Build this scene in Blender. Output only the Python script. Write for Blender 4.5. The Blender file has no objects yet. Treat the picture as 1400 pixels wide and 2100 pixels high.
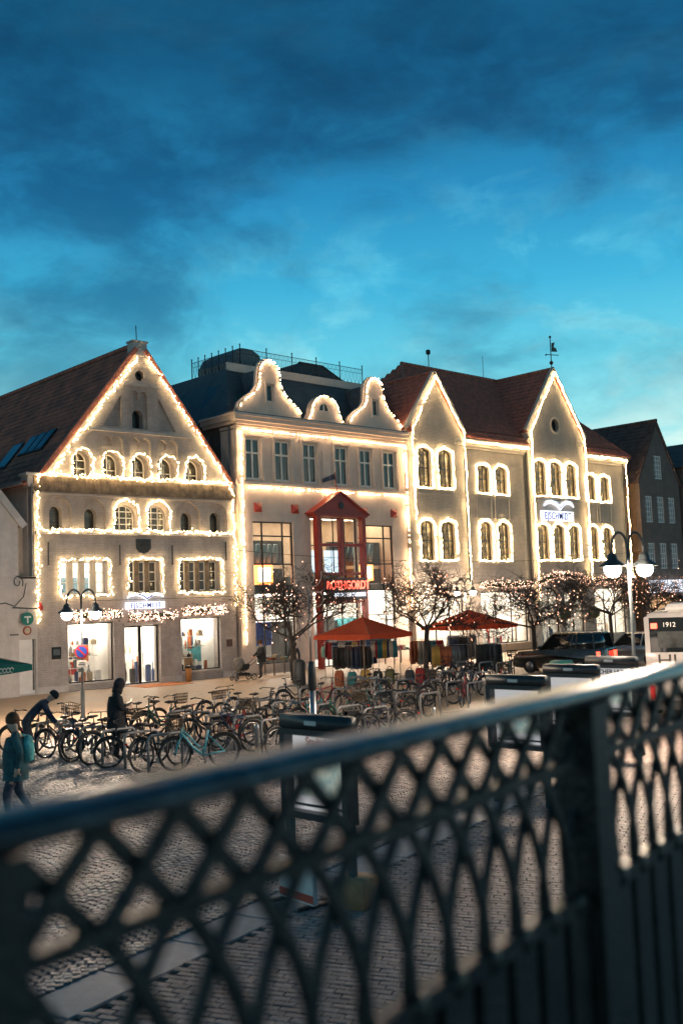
import bpy, bmesh, math, random
from mathutils import Vector, Matrix
from mathutils.geometry import tessellate_polygon
RN = random.Random(11)
PI = math.pi
sc = bpy.context.scene
COL = sc.collection

# ------------------------------------------------------------------ camera
FPX, PITCH, ROLL, AF, CAMH = 2150.0, math.radians(4.94), math.radians(-2.15), math.radians(46.4), 3.4
def cam_dir(d):
    c, s = math.cos(ROLL), math.sin(ROLL); d = (c*d[0]-s*d[2], d[1], s*d[0]+c*d[2])
    c, s = math.cos(PITCH), math.sin(PITCH); d = (d[0], c*d[1]-s*d[2], s*d[1]+c*d[2])
    p = -(PI/2-AF); c, s = math.cos(p), math.sin(p)
    return Vector((c*d[0]-s*d[1], s*d[0]+c*d[1], d[2]))
cam = bpy.data.cameras.new('camera'); cam_o = bpy.data.objects.new('camera', cam); COL.objects.link(cam_o)
rx, fw, up = cam_dir((1,0,0)), cam_dir((0,1,0)), cam_dir((0,0,1))
m = Matrix((( rx.x, up.x, -fw.x, 0), (rx.y, up.y, -fw.y, 0), (rx.z, up.z, -fw.z, CAMH), (0,0,0,1)))
cam_o.matrix_world = m
cam.sensor_fit = 'VERTICAL'; cam.sensor_height = 36; cam.lens = 36*FPX/2100
cam.clip_start = 0.05; cam.clip_end = 3000
cam.dof.use_dof = True; cam.dof.focus_distance = 48; cam.dof.aperture_fstop = 1.7; cam.dof.aperture_blades = 0
sc.camera = cam_o

# ------------------------------------------------------------------ dusk sky
world = bpy.data.worlds.new('World'); sc.world = world; world.use_nodes = True
nt = world.node_tree; nt.nodes.clear()
def N(tree, typ, **kw):
    n = tree.nodes.new(typ)
    for k, v in kw.items():
        if k == 'inp':
            for a, b in v.items(): n.inputs[a].default_value = b
        else: setattr(n, k, v)
    return n
def LK(tree, a, b): tree.links.new(a, b)
def mth(tree, op, a, b=None, c=None, clamp=False):
    n = tree.nodes.new('ShaderNodeMath'); n.operation = op; n.use_clamp = clamp
    for i, x in enumerate((a, b, c)):
        if x is None: continue
        if isinstance(x, (int, float)): n.inputs[i].default_value = x
        else: tree.links.new(x, n.inputs[i])
    return n.outputs[0]
def ramp(tree, fac, stops, interp='LINEAR'):
    n = tree.nodes.new('ShaderNodeValToRGB'); n.color_ramp.interpolation = interp
    while len(n.color_ramp.elements) < len(stops): n.color_ramp.elements.new(.5)
    for e, (p, c) in zip(n.color_ramp.elements, stops):
        e.position = p; e.color = (*c, 1) if len(c) == 3 else c
    tree.links.new(fac, n.inputs[0]); return n.outputs[0]
def mixc(tree, fac, a, b, mode='MIX'):
    n = tree.nodes.new('ShaderNodeMix'); n.data_type = 'RGBA'; n.blend_type = mode
    for i, x in ((0, fac), (6, a), (7, b)):
        if isinstance(x, (int, float)): n.inputs[i].default_value = x
        elif isinstance(x, tuple): n.inputs[i].default_value = (*x, 1)
        else: tree.links.new(x, n.inputs[i])
    return n.outputs[2]
tc = N(nt, 'ShaderNodeTexCoord'); sep = N(nt, 'ShaderNodeSeparateXYZ'); LK(nt, tc.outputs['Generated'], sep.inputs[0])
sx, sy, sz = sep.outputs
zc = mth(nt, 'MAXIMUM', sz, 0.02)
base = ramp(nt, zc, [(0.0, (.55,.74,.74)), (.10, (.42,.72,.72)), (.16, (.23,.62,.70)), (.22, (.095,.47,.63)), (.29, (.035,.33,.56)),
                     (.37, (.016,.20,.42)), (.47, (.006,.085,.20)), (.7, (.008,.07,.15)), (1.0, (.014,.075,.14))])
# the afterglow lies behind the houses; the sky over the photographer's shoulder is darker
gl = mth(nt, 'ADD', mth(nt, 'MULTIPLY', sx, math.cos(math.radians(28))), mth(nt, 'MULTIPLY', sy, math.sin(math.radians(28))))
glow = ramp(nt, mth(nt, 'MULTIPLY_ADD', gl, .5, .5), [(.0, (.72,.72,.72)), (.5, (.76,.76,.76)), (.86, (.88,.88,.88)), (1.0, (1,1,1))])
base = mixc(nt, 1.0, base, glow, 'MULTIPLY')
# broken cloud deck: soft noise in sky directions, flattened so that banks lie level
SKW = 10.3
mapn = N(nt, 'ShaderNodeMapping'); mapn.inputs['Scale'].default_value = (1.0, 1.0, 2.0)
LK(nt, tc.outputs['Generated'], mapn.inputs[0])
n1 = N(nt, 'ShaderNodeTexNoise', noise_dimensions='4D', inp={'Scale': 4.3, 'Detail': 8, 'Roughness': .58, 'Distortion': .35, 'W': SKW}); LK(nt, mapn.outputs[0], n1.inputs['Vector'])
n2 = N(nt, 'ShaderNodeTexNoise', noise_dimensions='4D', inp={'Scale': 11.0, 'Detail': 7, 'Roughness': .60, 'Distortion': .5, 'W': SKW+4}); LK(nt, mapn.outputs[0], n2.inputs['Vector'])
nsum = mth(nt, 'ADD', mth(nt, 'MULTIPLY', n1.outputs[0], .62), mth(nt, 'MULTIPLY', n2.outputs[0], .38))
cl = ramp(nt, nsum, [(.41, (0,0,0)), (.62, (1,1,1))], 'EASE')
thin = ramp(nt, zc, [(.12, (.25,.25,.25)), (.20, (.85,.85,.85)), (.30, (1,1,1))])
clm = mth(nt, 'MULTIPLY', cl, thin)
dark = mixc(nt, 1.0, base, (.34,.42,.50), 'MULTIPLY')
dark = mixc(nt, 1.0, dark, (.002,.010,.018), 'ADD')
skyc = mixc(nt, clm, base, dark)
wisp = ramp(nt, n2.outputs[0], [(.47, (0,0,0)), (.68, (1,1,1))], 'EASE')
wm = mth(nt, 'MULTIPLY', mth(nt, 'MULTIPLY', wisp, .95), mth(nt, 'SUBTRACT', 1.0, mth(nt, 'MULTIPLY', clm, .8)))
lift = mixc(nt, 1.0, skyc, (2.4,1.40,1.2), 'MULTIPLY')
skyc = mixc(nt, wm, skyc, lift)
skyc = mixc(nt, 1.0, skyc, (1.15,1.0,.93), 'MULTIPLY')
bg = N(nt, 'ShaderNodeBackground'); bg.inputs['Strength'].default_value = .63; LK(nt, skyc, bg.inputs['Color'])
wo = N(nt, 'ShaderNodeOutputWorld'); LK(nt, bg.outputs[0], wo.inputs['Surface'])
world.cycles.sampling_method = 'MANUAL'; world.cycles.sample_map_resolution = 256

sc.view_settings.view_transform = 'Standard'; sc.view_settings.look = 'None'
sc.view_settings.exposure = 1.2; sc.view_settings.gamma = 1.0; sc.view_settings.use_curve_mapping = False
sc.render.engine = 'CYCLES'
cy_ = sc.cycles
cy_.use_denoising = True; cy_.max_bounces = 5; cy_.diffuse_bounces = 3; cy_.glossy_bounces = 3; cy_.transparent_max_bounces = 12; cy_.transmission_bounces = 3
cy_.sample_clamp_indirect = 4; cy_.sample_clamp_direct = 0; cy_.caustics_reflective = False; cy_.caustics_refractive = False
cy_.use_light_tree = True

# ------------------------------------------------------------------ helpers
def tag(o, label=None, cat=None, group=None, kind=None):
    if label: o['label'] = label
    if cat: o['category'] = cat
    if group: o['group'] = group
    if kind: o['kind'] = kind
    return o
def empty(name, loc=(0,0,0), rz=0, label=None, cat=None, group=None, parent=None):
    o = bpy.data.objects.new(name, None); COL.objects.link(o); o.location = loc; o.rotation_euler = (0,0,rz); o.empty_display_size = .2
    if parent: o.parent = parent
    return tag(o, label, cat, group)
def link(name, me, parent=None):
    o = bpy.data.objects.new(name, me); COL.objects.link(o)
    if parent: o.parent = parent
    return o
def copy_tree(o, parent=None, swap=None):
    c = o.copy(); COL.objects.link(c); c.parent = parent
    if swap and c.type == 'MESH' and o.data in swap: c.data = swap[o.data]
    for ch in o.children: copy_tree(ch, c, swap)
    return c
class MB:
    def __init__(s): s.v=[]; s.f=[]; s.mi=[]; s.cur=0; s.sm=[]; s.smooth=False
    def add(s, vs, fs):
        o = len(s.v); s.v.extend(vs)
        for f in fs: s.f.append(tuple(i+o for i in f)); s.mi.append(s.cur); s.sm.append(s.smooth)
    def b(s, x0,x1,y0,y1,z0,z1):
        s.add([(x0,y0,z0),(x1,y0,z0),(x1,y1,z0),(x0,y1,z0),(x0,y0,z1),(x1,y0,z1),(x1,y1,z1),(x0,y1,z1)],
              [(0,3,2,1),(4,5,6,7),(0,1,5,4),(1,2,6,5),(2,3,7,6),(3,0,4,7)]); return s
    def mb(s, M, sx,sy,sz):     # box of size s centred in matrix M
        vs=[M@Vector((a*sx/2,b*sy/2,c*sz/2)) for c in(-1,1) for a,b in((-1,-1),(1,-1),(1,1),(-1,1))]
        s.add([tuple(v) for v in vs],[(0,3,2,1),(4,5,6,7),(0,1,5,4),(1,2,6,5),(2,3,7,6),(3,0,4,7)]); return s
    def bar(s, p, q, w, h, upv=(0,0,1)):   # rectangular bar from p to q
        p=Vector(p); q=Vector(q); d=(q-p); L=d.length
        if L<1e-6: return s
        d/=L; u=Vector(upv); r=d.cross(u)
        if r.length<1e-4: u=Vector((1,0,0)); r=d.cross(u)
        r.normalize(); u=r.cross(d)
        vs=[]
        for e in (p,q):
            for a,b in((-1,-1),(1,-1),(1,1),(-1,1)): vs.append(tuple(e+r*(a*w/2)+u*(b*h/2)))
        s.add(vs,[(0,3,2,1),(4,5,6,7),(0,1,5,4),(1,2,6,5),(2,3,7,6),(3,0,4,7)]); return s
    def tube(s, pts, r, n=6, cap=True):
        pts=[Vector(p) for p in pts]; m_=len(pts)
        rr=r if isinstance(r,(list,tuple)) else [r]*m_
        vs=[]; pr=None
        for i,p in enumerate(pts):
            t=(pts[min(i+1,m_-1)]-pts[max(i-1,0)])
            if t.length<1e-9: t=Vector((0,0,1))
            t.normalize()
            if pr is None:
                a=Vector((0,0,1)) if abs(t.z)<.9 else Vector((1,0,0)); pr=t.cross(a).normalized()
            else:
                pr=(pr-t*pr.dot(t))
                if pr.length<1e-6: pr=t.orthogonal()
                pr.normalize()
            q=t.cross(pr)
            for k in range(n):
                a=2*PI*k/n; vs.append(tuple(p+(pr*math.cos(a)+q*math.sin(a))*rr[i]))
        fs=[]
        for i in range(m_-1):
            for k in range(n):
                k2=(k+1)%n; fs.append((i*n+k,i*n+k2,(i+1)*n+k2,(i+1)*n+k))
        if cap and n>2: fs.append(tuple(range(n))[::-1]); fs.append(tuple((m_-1)*n+k for k in range(n)))
        sm=s.smooth; s.smooth=True; s.add(vs,fs); s.smooth=sm; return s
    def lathe(s, prof, n=16, c=(0,0,0), M=None):
        vs=[]
        for r,z in prof:
            for k in range(n):
                a=2*PI*k/n; p=Vector((c[0]+r*math.cos(a),c[1]+r*math.sin(a),c[2]+z)); vs.append(tuple(M@p if M else p))
        fs=[]
        for i in range(len(prof)-1):
            for k in range(n):
                k2=(k+1)%n; fs.append((i*n+k,i*n+k2,(i+1)*n+k2,(i+1)*n+k))
        if prof[0][0]>1e-4: fs.append(tuple(range(n))[::-1])
        if prof[-1][0]>1e-4: fs.append(tuple((len(prof)-1)*n+k for k in range(n)))
        sm=s.smooth; s.smooth=True; s.add(vs,fs); s.smooth=sm; return s
    def ball(s, c, r, n=10, m_=6, sc_=(1,1,1), M=None):
        vs=[];fs=[]
        for i in range(m_+1):
            t=PI*i/m_
            for k in range(n):
                a=2*PI*k/n; p=Vector((c[0]+r*sc_[0]*math.sin(t)*math.cos(a),c[1]+r*sc_[1]*math.sin(t)*math.sin(a),c[2]-r*sc_[2]*math.cos(t))); vs.append(tuple(M@p if M else p))
        for i in range(m_):
            for k in range(n):
                k2=(k+1)%n; fs.append((i*n+k,i*n+k2,(i+1)*n+k2,(i+1)*n+k))
        sm=s.smooth; s.smooth=True; s.add(vs,fs); s.smooth=sm; return s
    def torus(s, c, R_, r, axis='Y', n=24, m_=6, a0=0, a1=2*PI, ry=None):
        full=abs(a1-a0-2*PI)<1e-6; K=n if full else n+1
        pts=[]
        for i in range(K):
            a=a0+(a1-a0)*i/n
            if axis=='Y': pts.append(Vector((c[0]+R_*math.cos(a),c[1],c[2]+R_*math.sin(a))))
            elif axis=='Z': pts.append(Vector((c[0]+R_*math.cos(a),c[1]+R_*math.sin(a),c[2])))
            else: pts.append(Vector((c[0],c[1]+R_*math.cos(a),c[2]+R_*math.sin(a))))
        cc=Vector(c); ax={'X':Vector((1,0,0)),'Y':Vector((0,1,0)),'Z':Vector((0,0,1))}[axis]
        vs=[]
        for p in pts:
            d=(p-cc).normalized()
            for k in range(m_):
                b=2*PI*k/m_; vs.append(tuple(p+d*(r*math.cos(b))+ax*((ry or r)*math.sin(b))))
        fs=[]
        for i in range(n):
            j=(i+1)%K
            for k in range(m_):
                k2=(k+1)%m_; fs.append((i*m_+k,i*m_+k2,j*m_+k2,j*m_+k))
        sm=s.smooth; s.smooth=True; s.add(vs,fs); s.smooth=sm; return s
    def plate(s, outline, y0, y1, holes=(), back=True, flip=False):
        """a sheet in the x-z plane, front at y0 and back at y1, with openings"""
        loops=[list(outline)]+[list(h) for h in holes]
        flat=[p for l in loops for p in l]
        tris=tessellate_polygon([[Vector((p[0],p[1],0)) for p in l] for l in loops])
        fr=[]
        for t in tris:
            a,b_,c_=[flat[i] for i in t]
            cr=(b_[0]-a[0])*(c_[1]-a[1])-(b_[1]-a[1])*(c_[0]-a[0])
            fr.append(tuple(t) if cr>0 else tuple(t)[::-1])     # ccw in x-z seen from -y
        n=len(flat)
        s.add([(p[0],y0,p[1]) for p in flat], fr)
        if back: s.add([(p[0],y1,p[1]) for p in flat], [f[::-1] for f in fr])
        for li,l in enumerate(loops):
            A=sum(l[i][0]*l[(i+1)%len(l)][1]-l[(i+1)%len(l)][0]*l[i][1] for i in range(len(l)))
            ccw=A>0; k=len(l)
            vs=[(p[0],y0,p[1]) for p in l]+[(p[0],y1,p[1]) for p in l]
            fs=[]
            for i in range(k):
                j=(i+1)%k; f=(i,i+k,j+k,j)
                out=(li==0)
                fs.append(f if (ccw==out) else f[::-1])
            s.add(vs,fs)
        return s
    def mesh(s, name, mats):
        me=bpy.data.meshes.new(name); me.from_pydata(s.v,[],s.f)
        if not isinstance(mats,(list,tuple)): mats=[mats]
        for x in mats: me.materials.append(x)
        me.polygons.foreach_set('material_index', s.mi); me.polygons.foreach_set('use_smooth', s.sm); me.update(); return me
    def build(s, name, mats, parent=None, **kw):
        o=link(name, s.mesh(name,mats), parent)
        return tag(o, **kw) if kw else o
def arch(u0,u1,z0,z1,rise=None,n=10):
    w=(u1-u0)/2; rise=w if rise is None else rise; c=(u0+u1)/2
    pts=[(u0,z0),(u1,z0)]
    Rr=(w*w+rise*rise)/(2*rise); zc_=z1-Rr; a=math.asin(min(1,w/Rr))
    if rise>=w-1e-6: a=PI/2
    for i in range(n+1):
        t=a-2*a*i/n; pts.append((c+Rr*math.sin(t), zc_+Rr*math.cos(t)))
    return pts
def rect(u0,u1,z0,z1): return [(u0,z0),(u1,z0),(u1,z1),(u0,z1)]
def shrink(poly, d):
    xs=[p[0] for p in poly]; zs=[p[1] for p in poly]
    cx_,cz_=(min(xs)+max(xs))/2,(min(zs)+max(zs))/2; w,h=(max(xs)-min(xs)),(max(zs)-min(zs))
    return [(cx_+(x-cx_)*(w-2*d)/w, cz_+(z-cz_)*(h-2*d)/h) for x,z in poly]

# ------------------------------------------------------------------ materials
def patches(t,src,col,k):
    nz=t.nodes.new('ShaderNodeTexNoise'); nz.inputs['Scale'].default_value=.45; nz.inputs['Detail'].default_value=9; nz.inputs['Roughness'].default_value=.72; t.links.new(src,nz.inputs['Vector'])
    return mixc(t,1.0,col,ramp(t,nz.outputs[0],[(.36,(1-k,)*3),(.55,(1,1,1)),(.68,(1.12,1.11,1.10))]),'MULTIPLY')
def mat(name, c, rough=.6, metal=0, var=.15, scale=6, bump=0, bscale=30, spec=.5, coat=0, hue=None, coords='Object', detail=5, streak=0, patch=0):
    M_=bpy.data.materials.new(name); M_.use_nodes=True; t=M_.node_tree; p=t.nodes['Principled BSDF']
    p.inputs['Roughness'].default_value=rough; p.inputs['Metallic'].default_value=metal; p.inputs['Specular IOR Level'].default_value=spec
    if coat: p.inputs['Coat Weight'].default_value=coat; p.inputs['Coat Roughness'].default_value=.12
    p.inputs['Base Color'].default_value=(*c,1)
    if var or bump:
        tcn=t.nodes.new('ShaderNodeTexCoord'); src=tcn.outputs[coords]
    if var:
        nz=t.nodes.new('ShaderNodeTexNoise'); nz.inputs['Scale'].default_value=scale; nz.inputs['Detail'].default_value=detail; nz.inputs['Roughness'].default_value=.65; t.links.new(src,nz.inputs['Vector'])
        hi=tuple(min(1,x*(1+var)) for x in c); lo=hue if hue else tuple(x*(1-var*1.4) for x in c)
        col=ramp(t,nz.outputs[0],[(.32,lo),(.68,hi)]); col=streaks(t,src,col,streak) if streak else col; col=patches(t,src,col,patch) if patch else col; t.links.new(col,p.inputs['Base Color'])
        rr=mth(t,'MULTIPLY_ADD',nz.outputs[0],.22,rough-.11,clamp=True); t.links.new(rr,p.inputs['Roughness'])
    if bump:
        nb=t.nodes.new('ShaderNodeTexNoise'); nb.inputs['Scale'].default_value=bscale; nb.inputs['Detail'].default_value=4; t.links.new(src,nb.inputs['Vector'])
        bp=t.nodes.new('ShaderNodeBump'); bp.inputs['Strength'].default_value=bump; bp.inputs['Distance'].default_value=.02; t.links.new(nb.outputs[0],bp.inputs['Height']); t.links.new(bp.outputs[0],p.inputs['Normal'])
    return M_
def streaks(t,src,col,k):
    mp=t.nodes.new('ShaderNodeMapping'); mp.inputs['Scale'].default_value=(1.7,1.7,.35); t.links.new(src,mp.inputs[0])
    nz=t.nodes.new('ShaderNodeTexNoise'); nz.inputs['Scale'].default_value=1.6; nz.inputs['Detail'].default_value=7; nz.inputs['Roughness'].default_value=.7; t.links.new(mp.outputs[0],nz.inputs['Vector'])
    return mixc(t,1.0,col,ramp(t,nz.outputs[0],[(.34,(1-k*.55,)*3),(.56,(1,1,1)),(.72,(1.05,1.04,1.03))]),'MULTIPLY')
def brick_mat(name, c, c2, mortar, bw=.24, bh=.075, rough=.8, bump=.6, stain=.3, msz=.010):
    M_=bpy.data.materials.new(name); M_.use_nodes=True; t=M_.node_tree; p=t.nodes['Principled BSDF']; p.inputs['Roughness'].default_value=rough
    g=t.nodes.new('ShaderNodeTexCoord'); s_=t.nodes.new('ShaderNodeSeparateXYZ'); t.links.new(g.outputs['Object'],s_.inputs[0])
    xy=mth(t,'ADD',s_.outputs[0],s_.outputs[1]); cb=t.nodes.new('ShaderNodeCombineXYZ'); t.links.new(xy,cb.inputs[0]); t.links.new(s_.outputs[2],cb.inputs[1])
    b=t.nodes.new('ShaderNodeTexBrick'); b.inputs['Scale'].default_value=1; b.inputs['Brick Width'].default_value=bw; b.inputs['Row Height'].default_value=bh
    b.inputs['Mortar Size'].default_value=msz; b.inputs['Mortar Smooth'].default_value=.3; b.inputs['Color1'].default_value=(*c,1); b.inputs['Color2'].default_value=(*c2,1); b.inputs['Mortar'].default_value=(*mortar,1)
    t.links.new(cb.outputs[0],b.inputs['Vector'])
    nz=t.nodes.new('ShaderNodeTexNoise'); nz.inputs['Scale'].default_value=.9; nz.inputs['Detail'].default_value=7; nz.inputs['Roughness'].default_value=.7; t.links.new(g.outputs['Object'],nz.inputs['Vector'])
    st=ramp(t,nz.outputs[0],[(.3,(1-stain,)*3),(.62,(1,1,1))]); col=mixc(t,1.0,b.outputs['Color'],st,'MULTIPLY'); col=streaks(t,g.outputs['Object'],col,stain); t.links.new(col,p.inputs['Base Color'])
    bp=t.nodes.new('ShaderNodeBump'); bp.inputs['Strength'].default_value=bump; bp.inputs['Distance'].default_value=.012; bp.invert=True
    nf=t.nodes.new('ShaderNodeTexNoise'); nf.inputs['Scale'].default_value=14; t.links.new(g.outputs['Object'],nf.inputs['Vector'])
    hh=mth(t,'ADD',b.outputs['Fac'],mth(t,'MULTIPLY',nf.outputs[0],.5)); t.links.new(hh,bp.inputs['Height']); t.links.new(bp.outputs[0],p.inputs['Normal'])
    return M_
def emis(name, c, strength, base=None):
    M_=bpy.data.materials.new(name); M_.use_nodes=True; t=M_.node_tree; p=t.nodes['Principled BSDF']
    p.inputs['Base Color'].default_value=(*(base or c),1); p.inputs['Emission Color'].default_value=(*c,1); p.inputs['Emission Strength'].default_value=strength; p.inputs['Roughness'].default_value=.5
    return M_
def clear_glass(name, refl=.09):
    M_=bpy.data.materials.new(name); M_.use_nodes=True; t=M_.node_tree; t.nodes.clear()
    o=t.nodes.new('ShaderNodeOutputMaterial'); a=t.nodes.new('ShaderNodeBsdfTransparent'); a.inputs[0].default_value=(.95,.97,.96,1)
    b=t.nodes.new('ShaderNodeBsdfGlossy'); b.inputs['Roughness'].default_value=.03; mx=t.nodes.new('ShaderNodeMixShader')
    fr=t.nodes.new('ShaderNodeFresnel'); fr.inputs[0].default_value=1.5; t.links.new(mth(t,'MULTIPLY_ADD',fr.outputs[0],.7,refl*.3,clamp=True),mx.inputs[0])
    t.links.new(a.outputs[0],mx.inputs[1]); t.links.new(b.outputs[0],mx.inputs[2]); t.links.new(mx.outputs[0],o.inputs[0]); return M_
M = {}
M['lwall']=brick_mat('white_limewashed_brick',(.54,.475,.435),(.47,.415,.38),(.40,.355,.33),bump=.7,stain=.32)
M['lplain']=mat('white_render',(.52,.475,.445),.75,var=.12,scale=1.6,bump=.15,streak=.2)
M['mwall']=mat('cream_render',(.66,.55,.465),.75,var=.10,scale=1.1,bump=.12,streak=.16)
M['mtrim']=mat('cream_trim',(.66,.555,.475),.65,var=.08,scale=2)
M['rwall']=brick_mat('pale_painted_brick',(.60,.525,.45),(.52,.455,.39),(.39,.345,.30),bw=.25,bh=.085,bump=.9,stain=.2,msz=.014)
M['rtrim']=mat('pale_stone_trim',(.52,.465,.40),.7,var=.1,scale=3)
M['dwall']=brick_mat('dark_brown_brick',(.25,.165,.135),(.20,.135,.11),(.25,.21,.19),bump=.6,stain=.3)
M['dside']=brick_mat('ochre_side_brick',(.34,.19,.10),(.30,.16,.09),(.30,.22,.15),bump=.4,stain=.3)  # orange light on this side wall is mixed into the brick colours
M['sidebrick']=brick_mat('brown_side_brick',(.17,.12,.10),(.14,.10,.085),(.18,.15,.13),bump=.5,stain=.4)
M['tile_red']=mat('red_clay_tile',(.48,.15,.095),.7,var=.3,scale=3,hue=(.28,.10,.07))
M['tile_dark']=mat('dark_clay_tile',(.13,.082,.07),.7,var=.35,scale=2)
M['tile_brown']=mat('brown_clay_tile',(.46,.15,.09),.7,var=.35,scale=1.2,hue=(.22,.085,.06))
M['slate']=mat('grey_slate',(.10,.11,.12),.5,var=.3,scale=2.5)
M['lead']=mat('grey_lead_sheet',(.15,.16,.17),.45,var=.2,scale=3)
M['wood']=mat('weathered_plank',(.20,.145,.10),.8,var=.4,scale=3,bump=.4,bscale=12)
M['white']=mat('white_paint',(.72,.70,.67),.45,var=.05,scale=4)
M['whitew']=mat('white_window_paint',(.74,.70,.64),.4,var=.05,scale=4)
M['black']=mat('black_metal',(.012,.014,.015),.4,var=.3,scale=12)
M['frameblk']=mat('black_window_metal',(.018,.017,.018),.4,var=.2,scale=12)
M['iron']=mat('wrought_iron',(.035,.04,.042),.5,var=.3,scale=12)
M['rail']=mat('black_gloss_paint',(.020,.020,.019),.38,var=.45,scale=14,spec=.5,bump=.35,bscale=60)
M['hand']=mat('worn_iron_handrail',(.085,.088,.092),.30,metal=.75,var=.5,scale=11,bump=.2,bscale=40)
M['red']=mat('red_frame_paint',(.28,.028,.018),.42,var=.12,scale=5)
M['steel']=mat('galvanised_steel',(.36,.37,.38),.38,metal=.85,var=.15,scale=14)
M['glass']=mat('dark_window_glass',(.010,.018,.021),.07,var=0,spec=.8)
M['glassw']=mat('dim_window_glass',(.05,.045,.036),.10,var=.5,scale=2.2,spec=.7)
M['glassr']=mat('painted_gold_reflection_glass',(.20,.155,.085),.16,var=.6,scale=3.2,hue=(.035,.03,.022))  # golden reflections are painted into the pane colour
M['palepane']=mat('curtained_glass',(.30,.29,.31),.25,var=.35,scale=2.5)  # pale grey pane colour, uneven by noise
M['clear']=clear_glass('shop_glass')
M['skyl']=mat('skylight_glass',(.03,.05,.06),.05,var=0,spec=1.0)
M['room']=mat('shop_interior',(.72,.70,.66),.8,var=.08,scale=2)
M['roomw']=mat('shop_interior_warm',(.62,.50,.38),.8,var=.12,scale=2)
M['wire']=mat('green_cable',(.02,.035,.022),.7,var=0)
M['bulb']=emis('warm_bulb',(1.0,.70,.34),38.0)
M['bulbl']=emis('warm_bulb_house',(1.0,.70,.34),27.0)
M['bulbg']=emis('warm_bulb_garland',(1.0,.58,.40),5.0)
M['bulbt']=emis('warm_bulb_tree',(1.0,.45,.28),3.2)
M['bulbm']=emis('warm_bulb_round',(1.0,.64,.34),23.0)
M['lamp']=emis('lamp_globe',(1.0,.76,.56),600.0)
M['panel']=emis('shop_ceiling_light',(1.0,.88,.74),11.0)
M['panelw']=emis('shop_ceiling_light_warm',(1.0,.78,.54),3.4)
M['sign']=emis('sign_light_white',(.80,.86,1.0),1.1)
M['signblue']=mat('sign_violet',(.06,.05,.32),.5,var=0)
M['redneon']=emis('red_neon',(1.0,.10,.06),2.2)
def plain(name,c,rough=.6,metal=0,var=.12,scale=6,**k): return mat(name,c,rough,metal,var,scale,**k)
# ------------------------------------------------------------------ ground
def to_px(P):
    d=Vector(P)-Vector((0,0,CAMH)); z=d.dot(fw)
    return (700+FPX*d.dot(rx)/z, 1050-FPX*d.dot(up)/z, z) if z>.1 else (-9999,-9999,z)
def sheet(name, pts, z, m_, thick=None, **kw):
    b=MB(); n=len(pts)
    if thick:
        b.add([(x,y,z) for x,y in pts]+[(x,y,z-thick) for x,y in pts],[tuple(range(n))]+[(i,i+n,(i+1)%n+n,(i+1)%n) for i in range(n)])
    else: b.add([(x,y,z) for x,y in pts],[tuple(range(n))])
    return b.build(name,m_,kind='structure',**kw)
def cobble_mat():
    M_=bpy.data.materials.new('far_cobbles'); M_.use_nodes=True; t=M_.node_tree; p=t.nodes['Principled BSDF']; p.inputs['Roughness'].default_value=.6
    g=t.nodes.new('ShaderNodeTexCoord')
    v=t.nodes.new('ShaderNodeTexVoronoi'); v.feature='DISTANCE_TO_EDGE'; v.inputs['Scale'].default_value=9; t.links.new(g.outputs['Object'],v.inputs['Vector'])
    v2=t.nodes.new('ShaderNodeTexVoronoi'); v2.inputs['Scale'].default_value=9; t.links.new(g.outputs['Object'],v2.inputs['Vector'])
    k=ramp(t,v.outputs['Distance'],[(.0,(.045,.04,.036)),(.12,(.30,.265,.245))]); s_=ramp(t,v2.outputs['Color'],[(.2,(.7,.7,.7)),(.8,(1.15,1.1,1.05))])
    t.links.new(mixc(t,1.0,k,s_,'MULTIPLY'),p.inputs['Base Color'])
    bp=t.nodes.new('ShaderNodeBump'); bp.inputs['Distance'].default_value=.02; t.links.new(v.outputs['Distance'],bp.inputs['Height']); t.links.new(bp.outputs[0],p.inputs['Normal']); return M_
def pave_mat():
    M_=bpy.data.materials.new('tan_paving'); M_.use_nodes=True; t=M_.node_tree; p=t.nodes['Principled BSDF']; p.inputs['Roughness'].default_value=.55
    g=t.nodes.new('ShaderNodeTexCoord'); b=t.nodes.new('ShaderNodeTexBrick'); b.inputs['Scale'].default_value=1; b.inputs['Brick Width'].default_value=.30; b.inputs['Row Height'].default_value=.15
    b.inputs['Mortar Size'].default_value=.006; b.inputs['Color1'].default_value=(.42,.31,.205,1); b.inputs['Color2'].default_value=(.36,.265,.175,1); b.inputs['Mortar'].default_value=(.15,.11,.08,1)
    t.links.new(g.outputs['Object'],b.inputs['Vector']); nz=t.nodes.new('ShaderNodeTexNoise'); nz.inputs['Scale'].default_value=.55; nz.inputs['Detail'].default_value=8; nz.inputs['Roughness'].default_value=.7; t.links.new(g.outputs['Object'],nz.inputs['Vector'])
    st=ramp(t,nz.outputs[0],[(.3,(.62,.60,.58)),(.65,(1.05,1.0,1.0))]); t.links.new(mixc(t,1.0,b.outputs['Color'],st,'MULTIPLY'),p.inputs['Base Color'])
    t.links.new(mth(t,'MULTIPLY_ADD',nz.outputs[0],.5,.28),p.inputs['Roughness'])
    bp=t.nodes.new('ShaderNodeBump'); bp.inputs['Strength'].default_value=.4; bp.inputs['Distance'].default_value=.006; bp.invert=True; t.links.new(b.outputs['Fac'],bp.inputs['Height']); t.links.new(bp.outputs[0],p.inputs['Normal']); return M_
M['asph']=mat('asphalt',(.05,.05,.05),.7,var=.3,scale=2,bump=.3,bscale=60)
M['cobfar']=cobble_mat(); M['pave']=pave_mat()
M['joint']=mat('sandy_joint',(.045,.040,.036),.9,var=.3,scale=9,bump=.5,bscale=80)
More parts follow.
